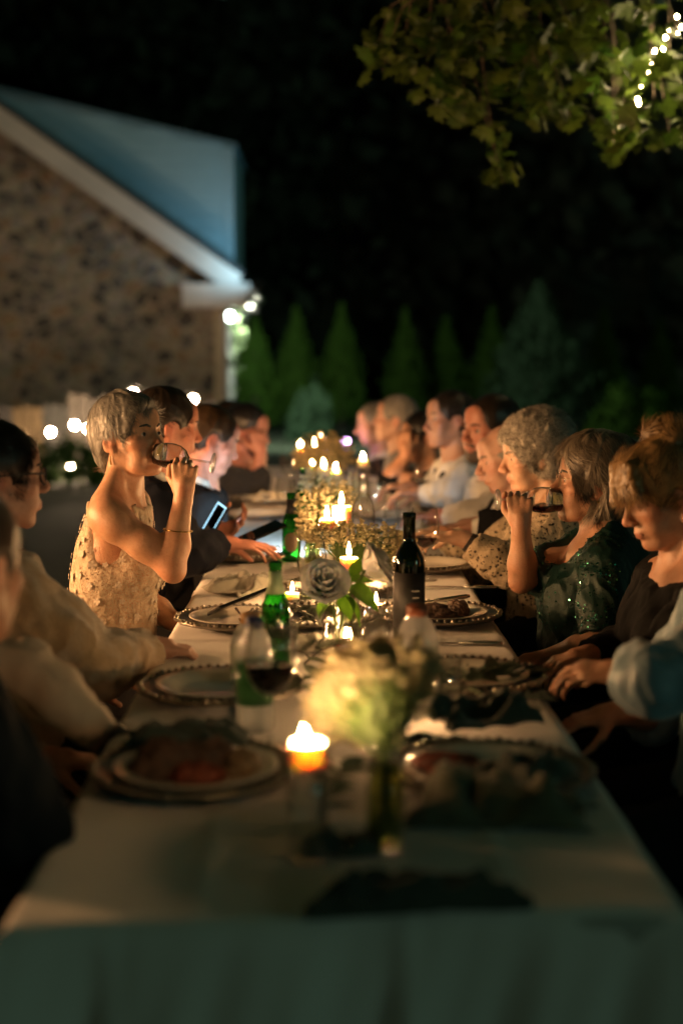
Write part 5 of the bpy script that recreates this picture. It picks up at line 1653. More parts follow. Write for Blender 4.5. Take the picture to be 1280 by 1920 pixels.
    # clothes
    for ci, (cname, cmat, tags, infl, opt) in enumerate(clothes):
        hh = opt.get('h', h)
        sel = [x for x in pr if x['g'] in tags]
        G = Field(lo - infl - .02, hi + infl + .02, hh)
        G.lo[2] = lo[2] - infl - .02
        for x in sel: G.apply(x, infl * (1.0 if x['g'] not in ('loR', 'loL') else opt.get('sleeve', 1.0)))
        if 'add' in opt:
            for x in opt['add'](dict(nb=nb, mid=mid, axis=axis, f=fwd_t, r=right_b, arms=arms, pelvis=pelvis, up=up)): G.apply(x)
        # neckline
        nk = opt.get('neck', (.02, .35, .010))
        if nk: G.cut(nb + up * nk[0] + fwd_b * nk[2], up + fwd_b * nk[1], .24)
        if 'vee' in opt:
            dpt, w0 = opt['vee']
            a_ = nb + fwd_b * .10 + up * .03; b_ = nb + fwd_t * .17 - axis * dpt
            G.apply(cap(a_, b_, w0, .012, .01), 0, 's', .008)
        if 'scoop' in opt:
            c_, r_ = opt['scoop']
            G.apply(ell(nb + fwd_t * c_[1] + axis * c_[2], r_, MTt, .01), 0, 's', .008)
        if 'armhole' in opt:
            for sd in 'RL':
                G.apply(ell(shs[sd] + axis * opt['armhole'][0] - fwd_t * .0, opt['armhole'][1], MTt, .01), 0, 's', .008)
        for sd in 'RL':
            if 'lo' + sd in tags:
                sh, el_, wr = arms[sd]; dd = (wr - el_).normalized()
                G.cut(wr - dd * opt.get('cuff', .015), dd, max(.085, opt.get('cuff', .015) + .075))
            elif 'up' + sd in tags:
                sh, el_, wr = arms[sd]; dd = (el_ - sh).normalized()
                G.cut(sh.lerp(el_, opt.get('short', .75)), dd, opt.get('scut', .085))
        if 'hem' in opt: G.cut(Vector((pelvis.x, pelvis.y, opt['hem'])), (0, 0, -1))
        if 'ztop' in opt: G.cut((pelvis.x, pelvis.y, opt['ztop']), (0, 0, 1))
        cv, cq = G.mesh()
        if len(cv) == 0: continue
        if opt.get('fold', .006): cv = folds(cv, cq, opt.get('fold', .006), opt.get('fs', 70), seed * 10 + ci, opt.get('st', (1, 1, .7)))
        link(cname, mesh_np(cname, cv - O, cq), cmat, root)
    # hair
    if hair and hair[0]:
        st, hm = hair[0], hair[1]
        hv, hq = hair_cap(st, .0045 if h < .0075 else .006, seed)
        nn = vnormals(hv, hq)
        amp, fs_ = dict(curly=(.007, 130), pixie=(.0015, 150), bob=(.0025, 90), updo=(.002, 120)).get(st, (.001, 160))
        bump = fbm(hv, fs_, seed, 2)
        # locks: ridges that run along the way the hair is combed
        if st != 'curly':
            w0 = np.array([.012, -.055, .115]) if st not in ('bob',) else np.array([.0, -.02, .125])
            d_ = hv - w0
            if st == 'updo':
                az = np.where((hv[:, 1] > .04) & (hv[:, 2] < .11), hv[:, 0] * 42, np.arctan2(d_[:, 0], d_[:, 2] + .1) * 2)
            else:
                az = np.arctan2(d_[:, 0], d_[:, 1] if st != 'bob' else d_[:, 1] + .0)
            rad_ = np.linalg.norm(d_, axis=1)
            lk = np.stack([np.cos(az) * 1.0, np.sin(az) * 1.0, rad_ * 4 + (np.sin(az * 3) * .3)], 1) if st != 'updo' else np.stack([az, rad_ * 3, az * 0], 1)
            g_ = fbm(lk, 13 if st != 'updo' else 5.5, seed + 3, 3)
            hv = hv + nn * (dict(pixie=.0060, bob=.0065, updo=.0060).get(st, .0028) * g_ * np.clip(rad_ / .05, 0, 1))[:, None]
        hv = hv + nn * (amp * bump)[:, None]
        ns, ln, wd = hair[2] if len(hair) > 2 else (600, .03, .0011)
        if ns:
            sv, sf = hair_strands(hv, nn, st, ns, seed, ln, wd)
            hq = np.concatenate([hq, sf + len(hv)]); hv = np.concatenate([hv, sv])
        wv = (hv * s) @ np.array(M).T + np.array(head) - O
        hme = mesh_np("hair", wv, hq)
        tone = np.clip(.30 + .25 * g_, 0, 1) if st != 'curly' else np.clip(.35 + .3 * bump, 0, 1)  # grooves between locks painted darker, hair's self-shading put into its colour
        if ns:
            rt = np.random.default_rng(seed + 9)
            ts = np.clip(rt.normal(.55, .30, ns), 0, 1)
            tone = np.concatenate([tone, np.repeat(ts, 14)])
        ta = hme.attributes.new("tone", 'FLOAT', 'POINT'); ta.data.foreach_set("value", tone.astype(np.float32))
        link("hair", hme, hm, root)
        if brow is not False:
            bm_ = brow or hm
            for sx in (-1, 1):
                pts_ = [W((sx * x, y, z)) - Vector(O) for x, y, z in ((.013, .0925, .020), (.026, .0905, .0255), (.040, .079, .024), (.049, .067, .018))]
                MB().tube(pts_, [.0030 * s, .0036 * s, .0030 * s, .0012 * s], 6).build("eyebrow", bm_, root, smooth=True)
    if beard:
        B = local_field(.006, .16)
        for x in ((0, .030, -.060),): B.apply(ell(x, (.056, .060, .055), None, .02))
        for sx in (-1, 1): B.apply(cap((sx * .058, -.002, -.035), (sx * .026, .062, -.098), .020, .018, .02))
        B.apply(ell((0, .068, -.096), (.027, .022, .023), None, .015))
        B.apply(ell((0, .085, -.050), (.026, .012, .006), None, .008))
        B.apply(ell((0, .096, -.0655), (.020, .02, .008), None, .004), 0, 's')
        B.apply(ell((0, .105, -.020), (.045, .06, .024), None, .006), 0, 's')
        B.cut((0, 0, -.025), (0, -.15, 1))
        bv, bq = B.mesh(); bn = vnormals(bv, bq)
        bv = bv + bn * (.0025 * fbm(bv, 160, 3, 2))[:, None]
        link("beard", mesh_np("beard", (bv * s) @ np.array(M).T + np.array(head) - O, bq), beard, root)
    if glasses:
        g = MB()
        for sx in (-1, 1):
            ring = [W((sx * .032 + .023 * math.cos(a), .0985 - .18 * abs(.023 * math.cos(a)), -.002 + .0185 * math.sin(a))) - Vector(O) for a in np.linspace(0, 2 * PI, 21)]
            g.tube(ring, glasses[1] * s, 6, False)
            g.tube([W((sx * .054, .093, .006)) - Vector(O), W((sx * .073, .06, .008)) - Vector(O), W((sx * .079, -.01, .006)) - Vector(O), W((sx * .077, -.028, -.012)) - Vector(O)], glasses[1] * s, 6)
        g.tube([W((-.010, .098, .002)) - Vector(O), W((0, .101, .006)) - Vector(O), W((.010, .098, .002)) - Vector(O)], glasses[1] * s, 6)
        fr_ = g.build("glasses", glasses[0], root, smooth=True)
        for sx in (-1, 1):
            ring = [W((sx * .032 + .022 * math.cos(a), .0985 - .18 * abs(.022 * math.cos(a)), -.002 + .0178 * math.sin(a))) - Vector(O) for a in np.linspace(0, 2 * PI, 20, endpoint=False)]
            link("lens", mesh_from("lens", ring, [tuple(range(20))]), g_clear, fr_)
    if chair:
        make_chair((pelvis.x, pelvis.y, 0), fb - PI / 2, "dark folding chair under the " + chair)
    return dict(root=root, O=Vector(O), M=M, head=head, W=W, nb=nb, mid=mid, axis=axis, f=fwd_t, r=right_b, arms=arms, s=s)
# ================================================================ the guests
TOP = ('torso', 'upR', 'upL', 'loR', 'loL')
SHORT = ('torso', 'upR', 'upL')
def wool(name, c, **k): return mat(name, c, .85, var=.10, vscale=30, bump=.35, bscale=260, sheen=.15, **k)
c_black = mat("black_suit", (0.008, 0.008, 0.009), .9, spec=.15, var=.15, bump=.1, bscale=300)
c_navy = mat("navy_suit", (0.006, 0.008, 0.016), .9, spec=.15, var=.15, bump=.1, bscale=300)
c_white = mat("white_shirt", (0.62, 0.60, 0.56), .75, var=.04, bump=.1, bscale=200)
c_trous = mat("dark_trousers", (0.008, 0.008, 0.009), .9, spec=.15, var=.15)
sk_warm = skin_mat("skin_warm", (0.54, 0.31, 0.20))
sk_pale = skin_mat("skin_pale", (0.58, 0.37, 0.29))
sk_red = skin_mat("skin_ruddy_pink_lit", (0.52, 0.24, 0.17))  # ruddy by nature on one man; pink light painted in for the left row
sk_tan = skin_mat("skin_tan", (0.46, 0.26, 0.17))
h_brown = hair_mat("hair_dark_brown", (0.022, 0.014, 0.009), (0.008, 0.005, 0.004))
h_black = hair_mat("hair_black", (0.010, 0.008, 0.008), (0.004, 0.003, 0.003))
h_grey = hair_mat("hair_grey_brown", (0.22, 0.215, 0.20), (0.075, 0.072, 0.066))
h_white = hair_mat("hair_white", (0.50, 0.46, 0.40), (0.30, 0.27, 0.22))
h_bob = hair_mat("hair_ash_brown", (0.25, 0.205, 0.15), (0.085, 0.066, 0.046))
h_blond = hair_mat("hair_blond", (0.36, 0.22, 0.085), (0.12, 0.065, 0.026))
h_silver = hair_mat("hair_silver", (0.36, 0.33, 0.30), (0.16, 0.15, 0.14))
TR = ("trousers", c_trous, ('leg', 'torso'), .012, dict(h=.014, neck=None, ztop=.66, fold=.004))
DEG = R

# ---- woman in the lace dress, drinking
Y3 = 3.75
lace_skin = skin_mat("skin_lace_woman", (0.56, 0.335, 0.215))
c_lace0 = mat("ivory_applique", (0.58, 0.50, 0.40), .8, var=.10, vscale=70, bump=.2, bscale=300)
def lace_mat():
    m = mat("ivory_lace", (0.56, 0.45, 0.32), .85, var=.15, vscale=70, bump=.3, bscale=260)
    N, L = nodes_of(m); b = N['Principled BSDF']
    tc = N.new('ShaderNodeTexCoord'); vo = N.new('ShaderNodeTexVoronoi'); vo.inputs['Scale'].default_value = 210
    L.new(tc.outputs['Object'], vo.inputs['Vector'])
    ls = N.new('ShaderNodeMath'); ls.operation = 'LESS_THAN'; ls.inputs[1].default_value = .34; L.new(vo.outputs['Distance'], ls.inputs[0])
    tr = N.new('ShaderNodeBsdfTransparent'); mx = N.new('ShaderNodeMixShader')
    L.new(ls.outputs[0], mx.inputs[0]); L.new(b.outputs[0], mx.inputs[1]); L.new(tr.outputs[0], mx.inputs[2]); L.new(mx.outputs[0], N['Material Output'].inputs[0])
    return m
c_lace = lace_mat()
h3 = P(243, 820, Y3)
w3 = P(344, 930, 3.61)
L3 = person("woman with short grey hair in an ivory lace dress drinking red wine", h3, -34, 8, 0, .94, True, .62, body_yaw=-4, pelvis=(-.60, Y3 + .02, .55), shw=.165, h=.0042,
            armR=(P(322, 1064, 3.56), w3, (0.05, -.02, 1), (.10, 1, .15), [1.2, 1.3, 1.35, 1.4]),
            armL=(P(275, 1130, 3.93), P(345, 1180, 3.80), (1, -.1, -.1), (0, 0, -1), .35), skin=lace_skin, neck_drop=.155, neck_back=.03,
            clothes=[("lace_dress", c_lace, ('torso',), .008, dict(neck=None, scoop=((0, -.02, .075), (.16, .24, .115)), armhole=(-.01, (.078, .125, .155)), fold=.003, fs=130, h=.005)), TR],
            hair=('pixie', h_grey, (12000, .036, .0008)), seed=3, brow=h_grey, chair="woman in the lace dress", chest=.92)
# lace blossoms sewn to the dress, ruffle at hem and back
fl5 = MB()
vs = [(0, 0, .0035)]
for k in range(25):
    a = 2 * PI * k / 25; rr = .0085 + .007 * abs(math.cos(2.5 * a)) ** .5
    vs.append((rr * math.cos(a), rr * math.sin(a), .004 * abs(math.cos(2.5 * a))))
fl_mesh = mesh_from("lace_flower", vs, [(0, 1 + k, 1 + (k + 1) % 25) for k in range(25)], True)
dress = [o for o in L3['root'].children if o.name.startswith("lace_dress")][0]
dme = dress.data
rr_ = random.Random(5); cnt = 0
cand = list(dme.vertices); rr_.shuffle(cand)
placed = []
for v in cand:
    wz = v.co.z
    if wz < .70 or wz > 1.06 or v.normal.y > .35: continue
    if any((v.co - q).length < .026 for q in placed): continue
    placed.append(v.co.copy())
    o = link("lace_flower", fl_mesh, c_lace0, dress, v.co + v.normal * .003)
    o.rotation_euler = v.normal.to_track_quat('Z', 'Y').to_euler(); sc = rr_.uniform(.5, .85); o.scale = (sc,) * 3
    cnt += 1
    if cnt > 90: break
# bracelet and earring
m_gold = mat("gold_jewellery", (0.75, 0.50, 0.18), .25, metal=1.0, var=.05)
sh, el_, wr = L3['arms']['R']
ax = (wr - el_).normalized(); u = ax.orthogonal().normalized(); w_ = ax.cross(u); bc = el_.lerp(wr, .52)
MB().tube([bc + (u * math.cos(a) + w_ * math.sin(a)) * .036 + ax * .010 * math.sin(a + 1) - L3['O'] for a in np.linspace(0, 2 * PI, 26)], .0017, 6, False).build("bracelet", m_gold, L3['root'], smooth=True)
ep = L3['W']((.078, -.008, -.046)) - L3['O']
MB().tube([ep, ep + Vector((0, 0, -.012)), ep + Vector((.002, 0, -.024))], [.0012, .0022, .0032], 6).build("earring", m_gold, L3['root'])
# straps and a small tuft at the nape
# her wine glass, lifted to the mouth
g_foot = glass("foot_glass", (.9, .9, .88), 1.9, .06, .3, milky=.12)
def held_glass(mouth, base, txt, fill, sc, wine_side=None):
    t = thing("wine_glass", txt, "wine glass", base)
    d = (Vector(mouth) - Vector(base)).normalized()
    t.rotation_euler = d.to_track_quat('Z', 'Y').to_euler()
    ln = (Vector(mouth) - Vector(base)).length
    k = ln / .198
    o = link("bowl", wg_cup, g_real, t); o.scale = (sc, sc, k)
    o = link("foot", wg_foot, g_foot, t); o.scale = (sc * .95, sc * .95, k)
    if fill:
        # wine lying level along the lower side of the tilted bowl
        inv = t.rotation_euler.to_matrix().inverted(); g = inv @ Vector((0, 0, -1))
        F = Field((-.06, -.06, .07), (.06, .06, .21), .003)
        for a_, b_, ra, rb in ((.088, .098, .008, .024), (.098, .118, .024, .0355), (.118, .14, .0355, .039), (.14, .165, .039, .037), (.165, .19, .037, .034)):
            F.apply(cap((0, 0, a_), (0, 0, b_), ra - .001, rb - .001, .003))
        F.cut(Vector(g) * fill, -g, None)
        F.cut((0, 0, .196), (0, 0, 1), None)
        v, q = F.mesh()
        wv = link("wine", mesh_np("wine", v, q), g_wine, t); wv.scale = (sc, sc, k)
    return t
mouth3 = L3['W']((0, .103, -.062))
held_glass(mouth3 + Vector((-.012, 0, .006)), P(400, 868, 3.66), "tilted wine glass held to the lips of the woman in lace", -.006, .82)

# ---- lady in the green sequin top, drinking
Yg = 3.78
c_green = mat("green_sequin_fabric", (0.0015, 0.026, 0.019), .5, var=.15, vscale=45, metal=.2, bump=.25, bscale=300)
hg = P(1112, 903, Yg)
R3 = person("lady with ash brown hair and glasses in a dark green sequin top drinking", hg, 178, 4, 0, .98, True, .8, .6, body_yaw=176, pelvis=(.78, Yg + .0, .55), shw=.175, h=.0042,
            armR=(P(980, 1085, 3.78), P(976, 990, 3.74), (-.05, -.05, 1), (0.25, 1, .1), [1.35, 1.45, 1.5, 1.5]),
            armL=(P(1120, 1210, 3.48), P(1010, 1240, 3.55), (-1, .1, -.1), (0, 0, -1), .4), skin=skin_mat("skin_green_lady", (0.52, 0.30, 0.19)), neck_drop=.165, neck_back=.02,
            clothes=[("sequin_top", c_green, SHORT, .016, dict(neck=None, scoop=((0, .04, .03), (.115, .15, .10)), fold=.006, fs=90, short=.92)), TR],
            hair=('bob', h_bob, (12000, .060, .0008)), seed=5, brow=h_bob, glasses=(mat("gold_frame", (0.5, 0.36, 0.18), .3, metal=1.0), .0011), chair="lady in green sequins", chest=1.15, belly=.5)
# sequins: tiny discs that catch the candle light
top = [o for o in R3['root'].children if o.name.startswith("sequin_top")][0].data
rr_ = random.Random(8); mb = MB(); cand = list(top.vertices); rr_.shuffle(cand)
n = 0
for v in cand:
    if v.normal.x > .3 or v.co.z < .72: continue
    dens = math.sin(v.co.z * 31) * math.sin(v.co.y * 37 + v.co.x * 29)
    if dens < .05 and rr_.random() > .12: continue
    nn = (v.normal + Vector((rr_.gauss(0, .3), rr_.gauss(0, .3), rr_.gauss(0, .3)))).normalized()
    u = nn.orthogonal().normalized(); w_ = nn.cross(u); c = v.co + v.normal * .003; r0 = .0024
    mb.add([c + (u * math.cos(a) + w_ * math.sin(a)) * r0 for a in np.linspace(0, 2 * PI, 6, endpoint=False)], [tuple(range(6))])
    n += 1
    if n > 1700: break
sq = mb.build("sequins", mat("sequin", (0.10, 0.55, 0.38), .12, metal=1.0, var=.3, vscale=300), R3['root']); tag(sq, kind="stuff")
ep = R3['W']((-.078, -.006, -.048)) - R3['O']
MB().ball(ep, .0042, 8, 6).build("earring", m_gold, R3['root'], smooth=True)
held_glass(R3['W']((0, .100, -.064)) + Vector((.012, -.004, .006)), P(932, 937, 3.74), "clear wine glass held level to the lips of the lady in green", .02, .88)

# ---- lady with blond fringe and updo looking down
Yb = 3.2
R2 = person("lady with blond fringe and pinned up hair looking down, in black", P(1243, 925, Yb), 192, -22, 4, .98, True, .45, body_yaw=184, pelvis=(.86, Yb, .55), shw=.175, h=.0048,
            armL=(P(1235, 1240, 2.95), P(1150, 1262, 2.98), (-1, .25, -.1), (0.1, .3, -1), .5),
            armR=(P(1180, 1215, 3.38), P(1100, 1230, 3.2), (-.9, -.3, -.1), (0, 0, -1), .5), skin=sk_warm, neck_drop=.175, neck_back=.06,
            clothes=[("black_top", c_black, TOP, .013, dict(neck=(.0, .55, .02), fold=.006)), TR],
            hair=('updo', h_blond, (12000, .050, .0008)), seed=6, brow=h_bob, closed=True, chair="lady with the blond fringe")

# ---- guest in pale blue satin at the right edge
c_satin = mat("pale_blue_satin", (0.20, 0.30, 0.36), .38, var=.06, sheen=.4)
def ruffle(d):
    sh, el_, wr = d['arms']['L']
    out = []
    m = sh.lerp(el_, .75)
    for k in range(9):
        a = k * .7
        u = (el_ - sh).normalized().orthogonal().normalized(); w_ = (el_ - sh).normalized().cross(u)
        q = m + (u * math.cos(a) + w_ * math.sin(a)) * .065
        out.append(cap(sh.lerp(el_, .45), q, .03, .018, .02))
    return out
R1 = person("guest in a pale blue satin blouse cut off by the right edge of the picture", P(1395, 930, 2.66), 180, -5, 0, 1.0, True, .4, pelvis=(.84, 2.64, .55), h=.008,
            armL=(P(1235, 1275, 2.44), P(1172, 1262, 2.62), (-1, .35, .0), (0, .3, -1), .45), armR=(P(1230, 1330, 2.86), P(1150, 1340, 2.78), (-1, -.2, -.1), (0, 0, -1), .4), skin=sk_warm,
            clothes=[("satin_blouse", c_satin, TOP, .026, dict(neck=(.0, .5, .02), fold=.014, fs=60, sleeve=.9, cuff=.10)), TR],
            hair=('bob', h_brown, (0, 0, 0)), seed=7, chair="guest in pale blue satin")

# ---- white curls, crochet cardigan
def crochet():
    m = mat("cream_crochet", (0.60, 0.47, 0.32), .9, var=.15, vscale=60, bump=.6, bscale=200)
    N, L = nodes_of(m); b = N['Principled BSDF']
    tc = N.new('ShaderNodeTexCoord'); vo = N.new('ShaderNodeTexVoronoi'); vo.inputs['Scale'].default_value = 105; vo.feature = 'F1'
    L.new(tc.outputs['Object'], vo.inputs['Vector'])
    ls = N.new('ShaderNodeMath'); ls.operation = 'LESS_THAN'; ls.inputs[1].default_value = .42
    L.new(vo.outputs['Distance'], ls.inputs[0])
    v2 = N.new('ShaderNodeTexVoronoi'); v2.inputs['Scale'].default_value = 20; L.new(tc.outputs['Object'], v2.inputs['Vector'])
    mm = N.new('ShaderNodeMath'); mm.operation = 'MULTIPLY'; mm.inputs[1].default_value = 17; L.new(v2.outputs['Distance'], mm.inputs[0])
    sn = N.new('ShaderNodeMath'); sn.operation = 'SINE'; L.new(mm.outputs[0], sn.inputs[0])
    gt = N.new('ShaderNodeMath'); gt.operation = 'GREATER_THAN'; gt.inputs[1].default_value = .1; L.new(sn.outputs[0], gt.inputs[0])
    mu = N.new('ShaderNodeMath'); mu.operation = 'MULTIPLY'; L.new(ls.outputs[0], mu.inputs[0]); L.new(gt.outputs[0], mu.inputs[1])
    tr = N.new('ShaderNodeBsdfTransparent'); mx = N.new('ShaderNodeMixShader')
    L.new(mu.outputs[0], mx.inputs[0]); L.new(b.outputs[0], mx.inputs[1]); L.new(tr.outputs[0], mx.inputs[2])
    L.new(mx.outputs[0], N['Material Output'].inputs[0])
    return m
R4 = person("old lady with white curls in a cream crochet cardigan", P(1000, 852, 4.45), 186, -10, 0, .97, True, .9, .2, body_yaw=182, pelvis=(.74, 4.45, .55), shw=.165, h=.0055,
            armL=(P(955, 1065, 4.2), P(868, 1010, 4.22), (-1, .1, .1), (0, .2, -1), .5), armR=(P(900, 1060, 4.65), P(830, 1000, 4.6), (-1, -.2, .1), (0, 0, -1), .5), skin=skin_mat("skin_aged", (0.55, 0.36, 0.25)), neck_drop=.165, neck_back=.05,
            clothes=[("dark_dress", mat("brown_black_dress", (0.03, 0.022, 0.018), .8), TOP, .006, dict(neck=(.02, .4, .02), fold=0)), ("crochet_cardigan", crochet(), TOP, .020, dict(neck=(.02, .45, .0), vee=(.25, .05), fold=.008, fs=66, cuff=.03)), TR],
            hair=('curly', h_white, (11000, .030, .0009)), seed=8, brow=h_white, chair="old lady with white curls")

SHIRT = lambda m=c_white: ("shirt", m, TOP, .011, dict(neck=(.035, .5, .015), fold=.007, fs=72))
def SUIT(m): return [("shirt", c_white, TOP, .006, dict(neck=(.045, .45, .015), fold=0, cuff=.0)), ("jacket", m, TOP, .021, dict(neck=(.025, .4, .0), vee=(.26, .055), fold=.008, fs=60, cuff=.03)), TR]
# ---- right side, further back
R5 = person("pale old man with thin hair and dark jacket half hidden behind the white curls", P(948, 858, 5.0), 190, -14, 5, 1.0, False, .9, body_yaw=182, pelvis=(.74, 5.0, .55), h=.0075,
            armL=(P(935, 985, 4.82), P(885, 985, 4.85), (-1, 0, -.1), (0, 0, -1), .4), skin=sk_pale, clothes=SUIT(c_black), hair=('bald', h_silver, (500, .015, .001)), seed=11, brow=h_silver, chair="pale old man", neck_drop=.175)
R6 = person("stout man with ruddy face and grey beard in a white shirt", P(917, 803, 5.6), 212, -4, -6, 1.12, False, .7, .9, body_yaw=188, pelvis=(.80, 5.6, .55), shw=.21, h=.008,
            armL=(P(905, 970, 5.35), P(830, 968, 5.45), (-1, .1, 0), (0, 0, -1), .5), skin=sk_red, clothes=[SHIRT(), TR], hair=('crew', h_brown, (700, .014, .0014)), seed=12, beard=hair_mat("beard_grey", (.20, .15, .11), (.10, .07, .05), .6), chair="ruddy bearded man", neck_drop=.19, belly=.6)
R7 = person("tall man with dark hair in a white shirt and dark waistcoat", P(842, 788, 6.2), 200, 2, 5, 1.06, False, .5, body_yaw=186, pelvis=(.70, 6.2, .55), shw=.20, h=.008,
            armL=(P(850, 925, 5.95), P(792, 925, 6.1), (-1, .2, .0), (0, 0, -1), .6), armR=(P(810, 930, 6.5), P(770, 915, 6.4), (-1, -.2, .1), (0, 0, -1), .6), skin=sk_tan,
            clothes=[SHIRT(), ("waistcoat", c_black, ('torso',), .017, dict(neck=(.0, .3, .0), vee=(.30, .075), fold=.004)), TR], hair=('short', h_brown, (1200, .03, .0014)), seed=13, chair="man in the dark waistcoat")
R8 = person("guest with dark hair resting the chin on clasped hands", P(790, 818, 6.9), 196, -12, -6, 1.0, False, .4, body_yaw=184, pelvis=(.66, 6.9, .55), h=.008,
            armL=(P(728, 905, 6.75), P(762, 850, 6.75), (-.2, .3, 1), (.3, 1, 0), .9), armR=(P(735, 905, 7.1), P(765, 850, 6.95), (-.2, -.3, 1), (.3, -1, 0), .9), skin=sk_tan,
            clothes=[("dark_vest", c_black, SHORT, .012, dict(neck=(.03, .4, .01), short=.5)), TR], hair=('short', h_black, (800, .03, .0015)), seed=14, chair="guest with clasped hands")
R9 = person("grey haired man in profile near the far end of the right row", P(740, 786, 7.6), 178, 4, 0, 1.05, False, .8, body_yaw=182, pelvis=(.58, 7.6, .55), h=.009, skin=sk_pale, clothes=[SHIRT(mat("grey_shirt", (.3, .3, .32), .8)), TR],
            hair=('grey', h_silver, (500, .025, .0016)), seed=15, chair="grey haired man in profile")
R10 = person("last guest of the right row, only the pale face showing", P(703, 796, 8.3), 194, -6, 6, 1.05, False, .6, pelvis=(.50, 8.3, .55), h=.009, skin=sk_pale, clothes=SUIT(c_navy), hair=('grey', h_silver, (300, .02, .0016)), seed=16, chair="last guest of the right row")

# ---- left side
c_knit = mat("beige_knit", (0.60, 0.40, 0.21), .95, var=.14, vscale=35, bump=.8, bscale=320, sheen=.9)
L2 = person("woman with short black hair and glasses in a thick beige knit cardigan", P(-8, 893, 3.05), 26, 0, 0, 1.0, True, .5, body_yaw=26, pelvis=(-.70, 2.98, .55), shw=.185, h=.005,
            armR=(P(188, 1248, 2.92), P(286, 1214, 3.08), (1, .3, -.15), (0, 0, -1), .75), armL=None, skin=skin_mat("skin_knit_woman", (0.5, 0.30, 0.23)),
            clothes=[("knit_cardigan", c_knit, TOP, .030, dict(neck=(.035, .25, .0), fold=.012, fs=60, cuff=.02, hem=.60, sleeve=.65)), TR],
            hair=('short', h_black, (9000, .045, .0008)), seed=21, glasses=(mat("black_frame", (.01, .01, .012), .3), .0020), chair="woman in the beige knit", neck_drop=.18)
L1b = person("guest in a cream shirt whose sleeve reaches past the navy shoulder", P(-150, 985, 2.62), 10, 0, 0, 1.0, False, .5, pelvis=(-.92, 2.62, .55), h=.009,
             armR=(P(45, 1255, 2.46), P(205, 1388, 2.46), (1, .1, -.3), (0, 0, -1), .5), skin=sk_tan, clothes=[("cream_shirt", mat("cream_shirt_cotton", (.52, .42, .32), .8, var=.05), TOP, .008, dict(neck=(.03, .4, .01), fold=.007, cuff=.01, sleeve=.7)), TR],
             hair=('short', h_brown, (0, 0, 0)), seed=22, chair="guest in the cream shirt")
sh, el_, wr = L1b['arms']['R']; dd = (wr - el_).normalized()
MB().tube([wr - dd * .006 - L1b['O'], wr + dd * .03 - L1b['O']], [.036, .034], 16).build("wrist_watch", mat("watch_strap", (.01, .01, .01), .5), L1b['root'])
L1 = person("guest in a dark navy jacket seen from behind at the left edge", P(-76, 1058, 2.06), 66, -8, 0, 1.02, False, .7, body_yaw=20, pelvis=(-.70, 1.98, .52), shw=.20, h=.008, neck_drop=.17,
            armR=(P(30, 1560, 1.90), P(60, 1640, 2.1), (1, .3, -.4), (0, 0, -1), .4), skin=sk_tan,
            clothes=[("navy_jacket", mat("deep_navy_cloth", (.003, .007, .011), .9, spec=.1), TOP, .028, dict(neck=(.03, .25, .0), fold=.009, fs=54, cuff=.0)), TR], hair=('short', hair_mat("hair_grizzled", (.07, .05, .035), (.02, .014, .01)), (1800, .03, .0014)), seed=23, chair="guest in the navy jacket")
L4 = person("young man with dark cropped hair in a black suit, bent over a phone", P(314, 798, 4.5), 20, -8, 0, .99, False, .3, body_yaw=4, pelvis=(-.72, 4.5, .55), shw=.205, h=.0065,
            armR=(P(345, 1040, 4.25), P(418, 1020, 4.42), (1, .12, -.05), (0, .1, -1), [.15, .25, .3, .4]), armL=(P(345, 1040, 4.75), P(392, 1003, 4.72), (.9, -.2, .25), (.1, -.6, .8), .5), skin=sk_red,
            clothes=SUIT(c_navy), hair=('short', h_brown, (2200, .028, .0013)), seed=24, chair="young man in the black suit")
L5 = person("brown haired man in a dark suit beyond the young man with the phone", P(396, 824, 5.2), 14, -20, -4, 1.0, False, .4, body_yaw=4, pelvis=(-.62, 5.25, .55), shw=.20, h=.0075,
            skin=sk_red, clothes=SUIT(c_black), hair=('short', hair_mat("hair_chestnut", (.05, .028, .015), (.018, .01, .006)), (1600, .032, .0014)), seed=25, chair="brown haired man", )
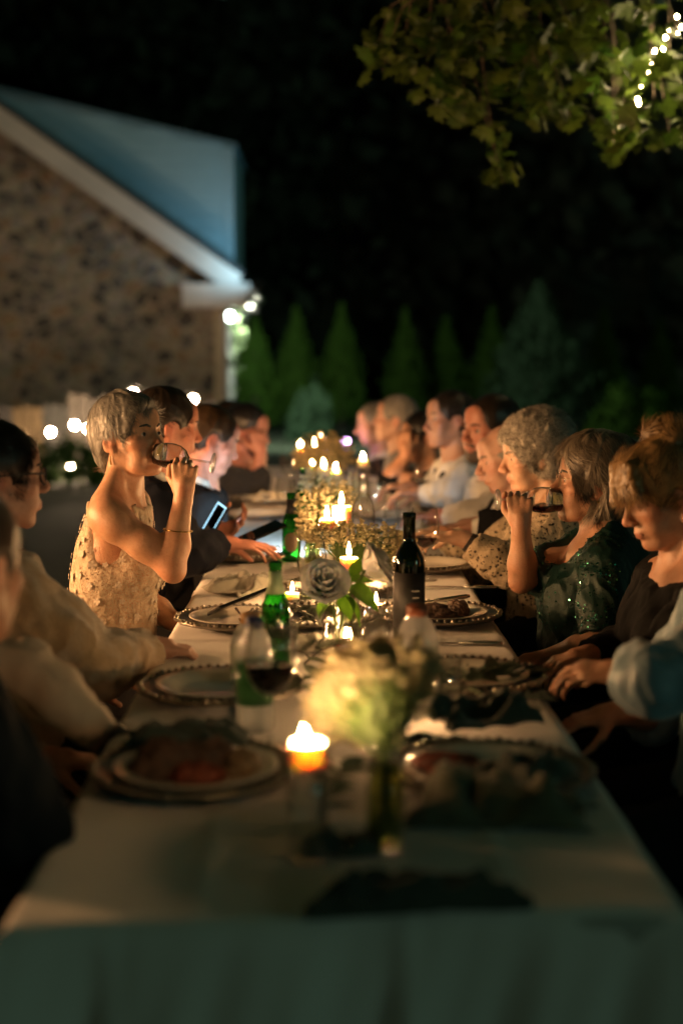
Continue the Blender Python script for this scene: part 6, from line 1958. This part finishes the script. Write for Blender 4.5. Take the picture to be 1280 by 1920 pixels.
L6 = person("bearded guest in black with a hand raised to the chin", P(465, 806, 7.0), -22, -12, 8, 1.05, False, .4, body_yaw=-4, pelvis=(-.60, 7.05, .55), shw=.21, h=.008,
            armR=(P(480, 915, 6.82), P(489, 850, 6.85), (-.15, .2, 1), (-.5, 1, 0), .9), skin=sk_red, clothes=[("black_sweater", wool("black_wool", (.010, .009, .010)), TOP, .018, dict(fold=.007)), TR],
            hair=('short', h_black, (900, .035, .0016)), seed=26, beard=h_black, chair="bearded guest in black")
L7 = person("last guest of the left row, half hidden behind the bearded one", P(436, 792, 7.8), 10, 6, 0, 1.0, False, .4, pelvis=(-.58, 7.8, .55), h=.009, skin=sk_red, clothes=SUIT(c_black), hair=('short', h_brown, (300, .03, .0016)), seed=27, chair="last guest of the left row")

# ---- phones in the young man's hands
scr = emission("phone_screen", (0.45, 0.80, 1.0), 2.2)
ph1 = phone(P(398, 984, 4.66), (R(62), R(12), R(-62)), "phone with a glowing bluish screen in the young man's hand", None, None, scr)
p2 = P(490, 998, 4.60)
ph2 = phone(p2, (R(20), R(8), R(-60)), "black phone with its torch on held over the table")
ld = bpy.data.lights.new("torch_light", 'SPOT'); ld.energy = 45; ld.color = (.62, .86, 1.0); ld.spot_size = R(110); ld.spot_blend = .6; ld.shadow_soft_size = .008
lo_ = bpy.data.objects.new("torch_light", ld); COL.objects.link(lo_); lo_.parent = ph2; lo_.matrix_parent_inverse = Matrix()
tgt = T(470, 1012, TZ)
ph2_m = Matrix.Translation(p2) @ Euler((R(20), R(8), R(-60))).to_matrix().to_4x4()
led = ph2_m @ Vector((0, .06, -.008))
lo_.matrix_basis = ph2_m.inverted() @ (Matrix.Translation(led) @ (tgt - led).to_track_quat('-Z', 'Y').to_matrix().to_4x4())
MB().ball((0, .06, -.0055), .003, 8, 6).build("torch_led", emission("torch_led", (.7, .9, 1), 60), ph2)
# ---- small pink party light at the far end
pl = P(648, 828, 8.2)
t = thing("party_light", "small violet lamp glowing at the far end of the table", "lamp", (pl.x, pl.y, TZ))
MB().lathe([(0, 0), (.03, 0), (.012, .01), (.010, pl.z - TZ - .02), (0, pl.z - TZ - .02)], 14).build("stand", m_leg, t, smooth=True)
MB().ball((0, 0, pl.z - TZ), .022, 12, 8).build("lamp_globe", emission("violet_globe", (.75, .45, 1.0), 22), t, smooth=True)
